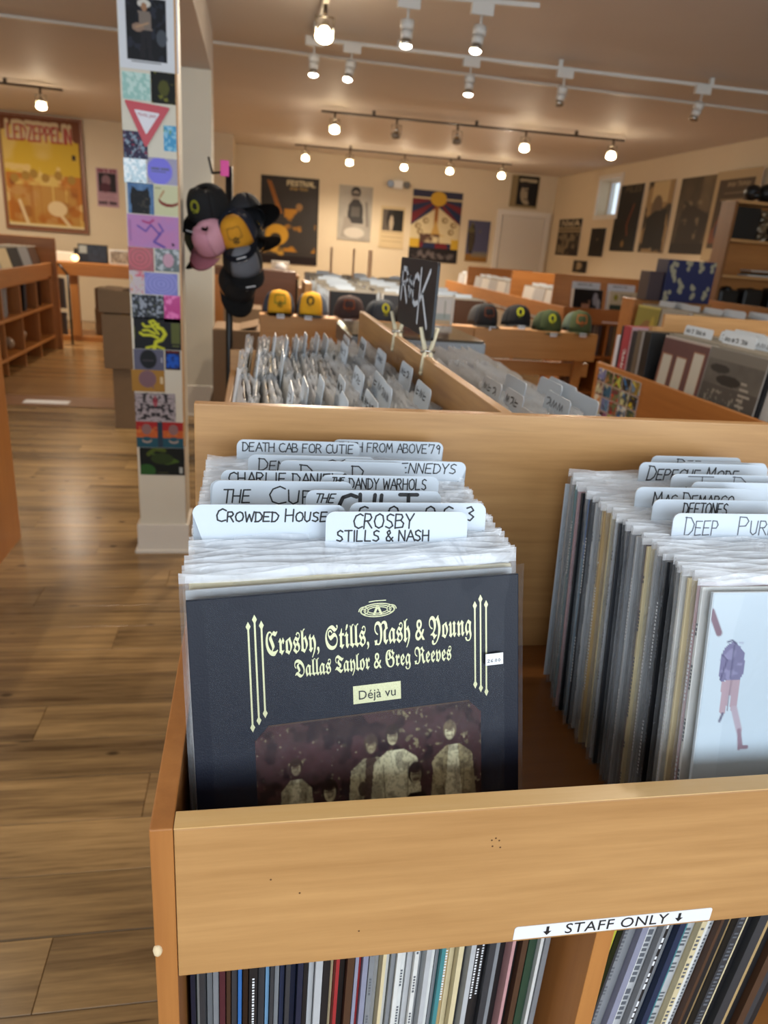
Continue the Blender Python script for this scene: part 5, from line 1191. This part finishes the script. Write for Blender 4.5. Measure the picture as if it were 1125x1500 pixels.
low2 = [('yellow', .004, 0), ('olive', .002, 0), ('yellow', .004, 0), ('charcoal', .003, 0), ('grey', .008, 1), ('grey', .010, 0), ('lavender', .008, 0), ('white', .004, 0), ('pale grey', .012, 2), ('grey', .004, 0), ('black', .007, 2), ('grey', .007, 0), ('dark blue', .008, 0), ('teal', .005, 0), ('pale grey', .012, 1), ('cream', .007, 1), ('white', .007, 0), ('pale grey', .008, 1), ('brown', .004, 0), ('black', .010, 0), ('tan', .006, 0), ('charcoal', .01, 1), ('cream', .006, 0), ('black', .01, 0), ('charcoal', .012, 0), ('tan', .008, 0), ('black', .012, 0), ('brown', .010, 0), ('charcoal', .012, 0), ('black', .012, 0)]
x = .3735; LN = R(5)
for i, (cn, w, mk_) in enumerate(low2):
    bm = bmesh.new(); bbox(bm, 0, w, 0, S, 0, S, 0, .0005)
    if cn == 'yellow': CN['yellow'] = '#b5b83a'
    o = link('record', finish(bm, 'record', JACKET), None, (x, .520 + .004 * (i % 3), .4198 + w * math.sin(LN)), (0, LN, 0), CN[cn]); tag(o, f'{cn} spine, {ordn(i + 1)} from the divider in the right staff compartment', 'record', 'records on the staff shelf, right compartment')
    if mk_:
        bm = bmesh.new(); rr = random.Random(i); z = .02
        while z < .30:
            h = rr.uniform(.004, .009) if mk_ == 2 else rr.uniform(.002, .004)
            if rr.random() > .2:
                f = bm.faces.new([bm.verts.new(v) for v in ((w * .2, -.0003, z), (w * .75, -.0003, z), (w * .75, -.0003, z + h), (w * .2, -.0003, z + h))])
            z += h + .003
        link('spine_lettering', finish(bm, 'spine_lettering', INKG if cn != 'black' else WHITE), o)
    x += w / math.cos(LN) + .0007

# ------------------------------------------------------------------ stickers and cards on the near pillar
def sticker(x0, x1, z0, z1, label, cv, y=3.1185, glossy=False, roll=0, cat='sticker'):
    return poster('sticker', label, cv, x1 - x0, z1 - z0, ((x0 + x1) / 2, y, (z0 + z1) / 2), 'front', cat, 'stickers and cards on the near pillar', .0012, PRINTG if glossy else PRINT, None, 0, R(roll))
c = Cv(60, 78, '#d9dce0'); c.rect(.14, .16, .80, .88, '#1b1d24').noise(14, '#3c4150', .7, 3, .55, .14, .16, .8, .88)
c.rect(.14, .3, .3, .6, '#15171e'); c.ell(.44, .22, .11, .05, '#cfccc4').ell(.44, .26, .05, .05, '#a78468').poly([(.34, .31), (.54, .31), (.56, .52), (.36, .52)], '#8b8077').poly([(.37, .52), (.55, .52), (.56, .86), (.49, .86), (.46, .6), (.43, .86), (.35, .86)], '#2c2a30').ell(.33, .5, .1, .05, '#9a8474').line([(.3, .5), (.5, .44)], .02, '#b99b7d').ell(.72, .6, .09, .1, '#5a6068').rect(.2, .9, .7, .915, '#7a7c80')
p = poster('poster', 'white-bordered photo poster of a hatted guitarist, topmost on the near pillar', c, .205, .262, (-.380, 3.1165, 2.045), 'front', 'poster', None, .002)
c = Cv(26, 24, '#a5c9c2'); c.noise(9, '#c9ded8', .9, 4, .5); sticker(-.478, -.380, 1.815, 1.903, 'pale teal textured sticker below the guitarist poster', c)
c = Cv(24, 26, '#17180f'); c.noise(6, '#8a8a3a', .9, 8, .62).ell(.5, .5, .2, .25, '#6f7030', .7); sticker(-.378, -.287, 1.811, 1.913, 'black and gold sticker right of the pale teal one', c)
# yield-shaped sticker
bm = bmesh.new()
def tri(bm, w, h, top, y, r):
    pts = []
    for (cx_, cz_), a0 in (((-w / 2 + r * 1.7, top - r), 90), ((0, top - h + r * 2), 210), ((w / 2 - r * 1.7, top - r), 330)):
        for j in range(6): t = R(a0 + 120 * j / 5); pts.append((cx_ + r * math.cos(t), cz_ + r * math.sin(t)))
    f = bm.faces.new([bm.verts.new((x, y, z)) for x, z in pts]); f.normal_update()
    if f.normal.y > 0: f.normal_flip()
    return f
tri(bm, .165, .15, 0, 0, .005); me = finish(bm, 'sticker', plain('sign_red', '#b8323f', .4)); ys = link('sticker', me, None, (-.393, 3.1155, 1.806), (0, R(4), 0)); tag(ys, 'red and white yield-sign shaped sticker', 'sticker', 'stickers and cards on the near pillar')
bm = bmesh.new(); tri(bm, .092, .078, -.026, -.0006, .003); link('white_field', finish(bm, 'white_field', plain('sign_white', '#d8d6dc', .4)), ys)
font_mesh('lettering', 'PEARL JAM', .0145, plain('sign_red_ink', '#a83a48', .5), ys, (0, -.0012, -.044), fit=.062)
c = Cv(20, 26, '#5fa6cc'); c.noise(7, '#a9d2e2', .8, 5, .5).noise(9, '#7da04c', .8, 7, .66, 0, 0, 1, .5); sticker(-.338, -.287, 1.654, 1.741, 'small light blue sticker with green sprigs', c)
c = Cv(34, 34, '#4a4660'); c.noise(11, '#a3b6c4', .9, 12, .58).noise(12, '#9a3a56', .9, 15, .66).noise(12, '#2b2c44', .8, 21, .6); sticker(-.485, -.397, 1.618, 1.711, 'dark multicoloured mosaic sticker left of the yield sign tip', c)
c = Cv(34, 30, '#c4dbe4'); c.noise(9, '#f2f8fa', .95, 4, .5).noise(8, '#7f8f98', .6, 8, .66); sticker(-.487, -.405, 1.533, 1.618, 'bright holographic white sticker under the mosaic one', c, glossy=True)
c = Cv(30, 24, '#9a93a8'); c.ell(.4, .5, .4, .5, '#6a5fd0').rect(.15, .38, .4, .44, '#3a3570').rect(.45, .38, .7, .44, '#3a3570').rect(.15, .5, .6, .55, '#3a3570'); sticker(-.401, -.288, 1.537, 1.628, 'grey and violet shimmering sticker', c, glossy=True)
c = Cv(28, 32, '#4a6c98'); c.noise(5, '#8fb0cc', .7, 3).poly([(.15, 1), (.1, .4), (.2, .12), (.38, .25), (.6, .25), (.78, .12), (.85, .5), (.82, 1)], '#26282c').noise(12, '#5a564c', .7, 8, .55, .2, .35, .8, .95); sticker(-.477, -.381, 1.426, 1.535, 'blue sticker with a dark horned animal head', c)
c = Cv(28, 30, '#cfcfae'); c.ell(.6, .5, .42, .2, '#8c3a30').ell(.62, .42, .4, .18, '#cfcfae').line([(.25, .4), (.4, .2)], .05, '#b0764c').rect(.05, .1, .3, .13, '#9c9c84'); sticker(-.379, -.289, 1.427, 1.534, 'cream card with a dark red curved shape', c)
c = Cv(48, 30, '#b893c4'); c.noise(3, '#d08aa8', .6, 3).line([(.2, .35), (.35, .5), (.45, .3), (.6, .55), (.68, .45), (.6, .25)], .05, '#6a5aa8').line([(.3, .2), (.42, .25), (.5, .15)], .06, '#b04a80').line([(.62, .55), (.5, .8), (.7, .95)], .07, '#6a5aa8').ell(.86, .85, .03, .04, '#2c2440').line([(.06, .2), (.06, .8)], .03, '#8c6c9c'); sticker(-.483, -.288, 1.305, 1.423, 'pink and lilac card with a branching violet creature', c)
c = Cv(26, 24, '#a01e2c')
for r0 in (.45, .3, .15): c.ell(.45, .45, r0, r0, '#c23a48').ell(.45, .45, r0 - .06, r0 - .06, '#a01e2c')
sticker(-.485, -.389, 1.215, 1.304, 'glossy red sticker with raised rings', c, glossy=True)
c = Cv(28, 24, '#4d5a54'); c.noise(7, '#b9bcc0', .9, 4, .6).ell(.5, .5, .2, .3, '#b98a9a'); sticker(-.384, -.283, 1.219, 1.304, 'grey green sticker with a pink centre', c, glossy=True)
c = Cv(18, 24, '#c9c0c4'); c.noise(10, '#d06a80', .9, 9, .62).noise(9, '#d0c070', .8, 2, .68); sticker(-.484, -.428, 1.128, 1.214, 'narrow speckled pink sticker', c)
c = Cv(34, 24, '#8f92cc')
for r0 in (.48, .36, .24, .12): c.ell(.5, .5, r0, r0 * 1.1, '#a3a6da').ell(.5, .5, r0 - .05, (r0 - .05) * 1.1, '#8f92cc')
sticker(-.427, -.300, 1.128, 1.212, 'lavender card with concentric rings', c)
c = Cv(44, 30, '#40464e'); c.noise(10, '#a4acb8', .95, 6, .55).noise(14, '#9aa25a', .5, 8, .72); sticker(-.480, -.355, 1.032, 1.125, 'grey dotted pebble-pattern card on the pillar', c)
c = Cv(20, 26, '#c03a90'); c.noise(4, '#e88ac4', .9, 4, .6); sticker(-.356, -.284, 1.022, 1.128, 'shiny magenta sticker beside the pebble-pattern card', c, glossy=True)
c = Cv(60, 42, '#1c2028'); yc_ = '#c9cc3e'
c.line([(.42, .98), (.46, .75), (.58, .68), (.66, .5), (.6, .35), (.5, .3)], .11, yc_).line([(.5, .62), (.36, .55), (.2, .56), (.14, .5)], .08, yc_).line([(.45, .5), (.3, .4), (.2, .42)], .07, yc_).line([(.52, .5), (.4, .28), (.24, .3), (.2, .22)], .07, yc_).line([(.55, .32), (.42, .1), (.34, .14), (.4, .24), (.52, .2)], .07, yc_).line([(.26, .95), (.45, .88), (.62, .96)], .07, yc_).rect(.79, .14, .96, .78, '#6a7040').rect(.8, .84, .95, .88, '#6a7040').rect(.0, .3, .04, .7, '#6a7040')
sticker(-.477, -.291, .910, 1.037, 'black card with a yellow many-necked dragon', c)
c = Cv(34, 26, '#6f7084'); c.ell(.48, .48, .27, .44, '#22282e').rect(.3, .5, .66, .56, '#4c4a50').rect(.88, .4, .95, .6, '#b0b0bc'); sticker(-.482, -.362, .824, .909, 'grey card with a dark rounded badge', c)
c = Cv(20, 26, '#2a1c30'); c.rect(.12, .18, .88, .9, '#2468c4').noise(8, '#123a80', .8, 4, .58, .12, .18, .88, .9).rect(.12, .04, .88, .12, '#7a2a30'); sticker(-.357, -.297, .829, .908, 'small blue framed sticker beside the grey badge card', c)
c = Cv(34, 26, '#b08a44'); c.ell(.48, .42, .26, .38, '#8c7078').line([(.6, .7), (.66, .82)], .05, '#8c7078').rect(.86, .3, .93, .6, '#d8c8a8'); sticker(-.494, -.362, .733, .824, 'ochre card with a mauve speech bubble', c)
c = Cv(60, 44, '#b4acb0'); c.noise(10, '#2c2a30', .95, 6, .56); a_ = c.a; a_[:, 30:] = a_[:, :30][:, ::-1]; c.ell(.5, .3, .06, .18, '#b04858', .8).noise(16, '#5c565c', .6, 3, .6); a_ = c.a; a_[:, 30:] = a_[:, :30][:, ::-1]
sticker(-.485, -.321, .605, .728, 'black and white mirrored psychedelic drawing', c)
c = Cv(56, 36, '#2f6474'); c.rect(0, 0, 1, .32, '#b03434').rect(0, .32, 1, .62, '#c8703a').noise(8, '#d8a05a', .5, 3, .6, 0, .2, 1, .62).rect(.44, 0, .56, 1, '#384c5c')
for x in (.22, .78): c.ell(x, .3, .1, .2, '#9a7a78').ell(x, .72, .1, .1, '#b4a49a').ell(x, .66, .09, .09, '#2f6474')
sticker(-.485, -.290, .490, .604, 'pair of red, orange and teal sunset cards side by side', c)
c = Cv(56, 36, '#121a12'); c.line([(.2, .25), (.35, .05), (.55, .1)], .14, '#5c6c28').poly([(.25, .2), (.6, .25), (.9, .5), (.6, .62), (.4, .5)], '#55702e').ell(.15, .85, .2, .25, '#3c6a34').ell(.5, .4, .25, .2, '#3a4c20').rect(.88, .7, .95, .92, '#b8bcb8').rect(.4, .88, .62, .92, '#5c6040')
sticker(-.476, -.289, .366, .489, 'dark green card with a bird-like figure, lowest on the near pillar', c)

# ------------------------------------------------------------------ posters on the walls
lc = [(-3.385, -2.35, 1.235, 2.665)]
c = Cv(110, 150, '#7d4c24'); c.poly([(.03, .14), (.12, .12), (.18, .05), (.3, .1), (.42, .06), (.55, .12), (.7, .1), (.82, .14), (.95, .22), (.96, .97), (.03, .97)], '#cfb56a')
c.noise(3, '#c9ac24', .9, 3, .35, .04, .2, .95, .5).noise(5, '#b8781c', .95, 6, .38, .04, .50, .95, .93).noise(9, '#d8bf86', .8, 14, .62, .04, .42, .95, .95).noise(6, '#7c4a18', .7, 18, .6, .04, .55, .95, .93)
for x, y_ in ((.14, .55), (.28, .52), (.38, .5), (.52, .53), (.68, .5), (.84, .53)): c.ell(x, y_, .05, .04, '#a88838').poly([(x - .08, .95), (x - .07, .6), (x + .07, .6), (x + .08, .95)], '#a8701f', .6)
c.ell(.64, .8, .12, .07, '#d6c29a').line([(.66, .84), (.78, .95)], .03, '#d6c29a').line([(.18, .75), (.26, .95)], .03, '#d6c29a').rect(.03, .955, .96, .975, '#d8cba4')
for x0, t_, w_ in ((.10, 'LED', .22), (.34, 'ZEPPELIN', .52)): c.text(t_, x0, .06, w_, .13, .035, '#c9b896').text(t_, x0 + .01, .085, w_, .13, .014, '#a83a3c')
c.rect(.86, .31, .91, .35, '#3a2a12')
fp = poster('framed_poster', 'large yellow and brown band poster in a wooden frame on the left back wall', c, 1.05, 1.42, (-2.87, 11.565, 1.95), 'front', 'poster', None, .02, PRINT, None)
for n_, (a, b, d, e) in enumerate(((-.545, -.51, -.73, .73), (.51, .545, -.73, .73), (-.51, .51, -.73, -.70), (-.51, .51, .70, .73))): box('frame', a, b, -.015, .02, d, e, wood('frame_wood%d' % n_, '#8a5426', '#6c3e1a', 'z', .4), fp, .002)
c = Cv(30, 46, '#b89aa4'); c.rect(.1, .14, .9, .6, '#2c1c26').ell(.45, .32, .2, .14, '#8c7078').ell(.4, .5, .25, .12, '#5c2c3c').text('~^= ~=', .1, .03, .8, .08, .03, '#7c2c40').text('^~= =~^', .1, .85, .8, .07, .035, '#3a2a34').rect(.1, .64, .9, .66, '#8c6c78').rect(.1, .7, .8, .72, '#8c6c78').rect(.1, .76, .85, .78, '#8c6c78')
poster('poster', 'small pink and black gig poster right of the yellow framed poster', c, .29, .50, (-2.04, 11.59, 1.855), 'front')
B = 12.785
c = Cv(84, 120, '#3a3530'); c.noise(4, '#5a5550', .6, 3).rect(0, 0, 1, .02, '#1a1712').rect(0, .0, .02, 1, '#1a1712').rect(.98, 0, 1, 1, '#1a1712')
c.poly([(.1, .05), (.18, .06), (.38, .42), (.3, .42)], '#9c6c34').noise(7, '#b8882e', .95, 8, .5, .4, .36, .95, .85).noise(6, '#d0a84a', .9, 12, .6, .03, .55, .4, .92).ell(.28, .66, .2, .12, '#c8a03c').ell(.26, .7, .1, .06, '#4a4238').ell(.66, .33, .06, .04, '#9a7a50').rect(.02, .9, .98, .99, '#2a1a1a').text('FESTIVAL', .45, .045, .48, .05, .014, '#cfc4a4').text('~^=~', .5, .115, .3, .03, .01, '#a8905a')
poster('poster', 'large dark poster with gold jungle figures behind the cap stand', c, .93, 1.33, (.575, B, 1.64), 'front', roll=R(-.5))
c = Cv(60, 90, '#b9b4a8'); c.noise(4, '#8f8b84', .7, 3).ell(.5, .12, .14, .1, '#2c2a2a').ell(.5, .17, .11, .09, '#9a9288').rect(.38, .14, .62, .18, '#1e1c1c').poly([(.3, .35), (.42, .25), (.6, .25), (.72, .35), (.75, .68), (.27, .68)], '#4a4846').rect(.38, .38, .64, .56, '#6c6862').poly([(.1, .95), (.2, .55), (.35, .6), (.6, .9), (.9, .95)], '#a09a90').ell(.5, .85, .3, .1, '#c6c0b4').line([(.82, .3), (.88, .7)], .06, '#8b867e')
poster('poster', 'black and white poster of a bearded man in sunglasses on the back wall', c, .56, .84, (1.645, B, 1.845), 'front')
c = Cv(40, 60, '#cdbb98'); c.rect(.1, .08, .92, .58, '#6a6258').rect(.5, .08, .92, .58, '#26221e').ell(.42, .3, .16, .22, '#3a342e').ell(.46, .4, .08, .18, '#b8aa94').rect(.1, .62, .9, .63, '#a8987a').rect(.1, .72, .9, .73, '#a8987a').rect(.1, .82, .9, .83, '#a8987a')
poster('calendar', 'wall calendar with a dark portrait photo on the back wall', c, .42, .66, (2.285, B, 1.68), 'front', 'calendar')
c = Cv(90, 130, '#cdbf9c')
for j in range(7):
    a0 = -20 + j * 12; 
for j in range(12):
    a0 = R(180 * j / 12 + 0); a1 = R(180 * (j + 1) / 12); cxx, cyy = .52, .12
    c.poly([(cxx, cyy), (cxx + 1.3 * math.cos(a0), cyy + .9 * math.sin(a0)), (cxx + 1.3 * math.cos(a1), cyy + .9 * math.sin(a1))], '#7a2c34' if j % 2 else '#2c3858')
c.rect(0, 0, 1, .10, '#3a3a54'); c.poly([(.52, .22), (1, .46), (1, .72), (0, .72), (0, .50)], '#cdbf9c').ell(.52, .11, .16, .1, '#c8a438')
c.line([(.5, .24), (.5, .6)], .05, '#9c6a34').poly([(.42, .6), (.5, .4), (.6, .6), (.7, .62), (.3, .62)], '#c0a060')
for x, y_ in ((.15, .5), (.3, .42), (.68, .4), (.86, .46), (.2, .58), (.82, .56)): c.ell(x, y_, .06, .04, '#8c7650').ell(x + .01, y_, .03, .02, '#cdbf9c')
c.rect(0, .68, .2, .8, '#c8a840').rect(.85, .66, 1, .8, '#c8a840').noise(6, '#4a2420', .9, 7, .45, .2, .6, .6, .8).rect(0, .8, 1, 1, '#2c2628').noise(18, '#7a7270', .8, 9, .5, .08, .82, .92, .95)
poster('poster', 'colourful sunburst poster with red and blue rays on the back wall', c, .86, 1.12, (3.03, B, 1.745), 'front')
c = Cv(40, 60, '#5f6078'); c.ell(.22, .45, .15, .36, '#3a342c').noise(8, '#7a744c', .7, 3, .55, 0, 0, .6, .3).rect(.0, .82, 1, 1, '#9a7438').noise(4, '#8a8474', .7, 9, .5, 0, .75, 1, .88)
for j in range(8): c.line([(.12, .3 + j * .06), (.32, .28 + j * .06)], .012, '#8c7c5c')
poster('poster', 'small blue-grey poster with a brown base between the sunburst poster and the door', c, .40, .66, (3.80, B, 1.575), 'front')
c = Cv(50, 60, '#9a8a68'); c.rect(.25, .02, .95, .92, '#1f1c1a').ell(.6, .55, .24, .34, '#a89c84').ell(.75, .5, .14, .36, '#2a2624').line([(.5, .45), (.62, .45)], .03, '#2a2624').line([(.52, .72), (.66, .72)], .03, '#2a2624').rect(.3, .1, .9, .2, '#b8ac90').ell(.5, .28, .2, .1, '#3c3632')
poster('poster', 'portrait poster above the closet door', c, .50, .50, (4.53, B, 2.42), 'front')
X = 5.09
def rp_(y0, y1, z0, z1, label, cv, cat='poster', roll=0, x=X): return poster('poster', label, cv, abs(y1 - y0), z1 - z0, (x, (y0 + y1) / 2, (z0 + z1) / 2), 'left', cat, None, .003, roll=roll)
c = Cv(50, 50, '#b0a080'); c.rect(0, 0, 1, .24, '#2a2420').text('NWA', .14, .05, .72, .15, .03, '#d8ccb0').rect(0, .28, 1, .31, '#3a322c').rect(0, .36, 1, 1, '#3a322c').noise(8, '#8c8068', .9, 3, .5, .05, .4, .95, .95)
rp_(12.42, 11.5, 1.46, 2.02, 'group poster with three big letters, leftmost on the right wall', c)
c = Cv(30, 30, '#241f1c'); c.ell(.5, .4, .03, .05, '#8c7c60'); rp_(11.12, 10.62, 1.47, 1.87, 'small plain dark poster below the high window', c)
c = Cv(50, 70, '#1c1714'); c.text('MILES', .3, .03, .6, .08, .02, '#6a5c44').line([(.72, .3), (.6, .5), (.55, .6), (.62, .75)], .03, '#8c4c2c').ell(.5, .88, .06, .05, '#8c7040'); rp_(10.42, 9.70, 1.56, 2.42, 'tall dark poster with a thin red figure right of the high window', c)
c = Cv(50, 70, '#a8906a'); c.noise(5, '#3a322c', .9, 5, .55).rect(.2, .02, .8, .3, '#c8b48c').ell(.45, .38, .2, .18, '#7c6c58').poly([(.1, .95), (.15, .5), (.4, .42), (.85, .4), (.9, .95)], '#2a2420').noise(6, '#a8987c', .9, 8, .58, .1, .65, .9, .95); rp_(9.58, 8.93, 1.56, 2.42, 'black and white poster of a seated figure, middle of the right wall', c)
c = Cv(50, 70, '#6c5f4c'); c.rect(.62, 0, 1, .45, '#8c7c62').noise(6, '#4c4236', .8, 4).poly([(.1, 1), (.2, .3), (.6, .4), (.95, .5), (.85, 1)], '#463c32').noise(9, '#94866c', .8, 9, .62, .2, .3, .7, .8).rect(0, .86, 1, 1, '#3a3128'); rp_(8.80, 8.06, 1.56, 2.41, 'grey-brown poster of a man in a patterned shirt on the right wall', c)
c = Cv(60, 90, '#b7a483'); c.rect(.1, .1, .86, .86, '#5c4c3a').noise(5, '#8c5c44', .9, 4, .5, .1, .5, .86, .8).noise(5, '#b0743a', .8, 14, .58, .4, .45, .86, .7).ell(.4, .66, .2, .14, '#5a5660').text('~^=~^', .3, .13, .5, .05, .014, '#9c8c70').rect(.25, .24, .7, .26, '#8c7c62').rect(.2, .31, .72, .335, '#8c7c62')
rp_(8.02, 7.23, 1.50, 2.42, 'large poster in a pale border standing out beside the shelf unit', c, x=5.05)
c = Cv(24, 24, '#2c2622'); c.ell(.4, .45, .25, .3, '#a8987c').rect(.1, .1, .3, .9, '#4a423a'); rp_(11.6, 11.08, 1.215, 1.395, 'small square black and white picture low on the right wall', c, 'picture')
flush_rows()
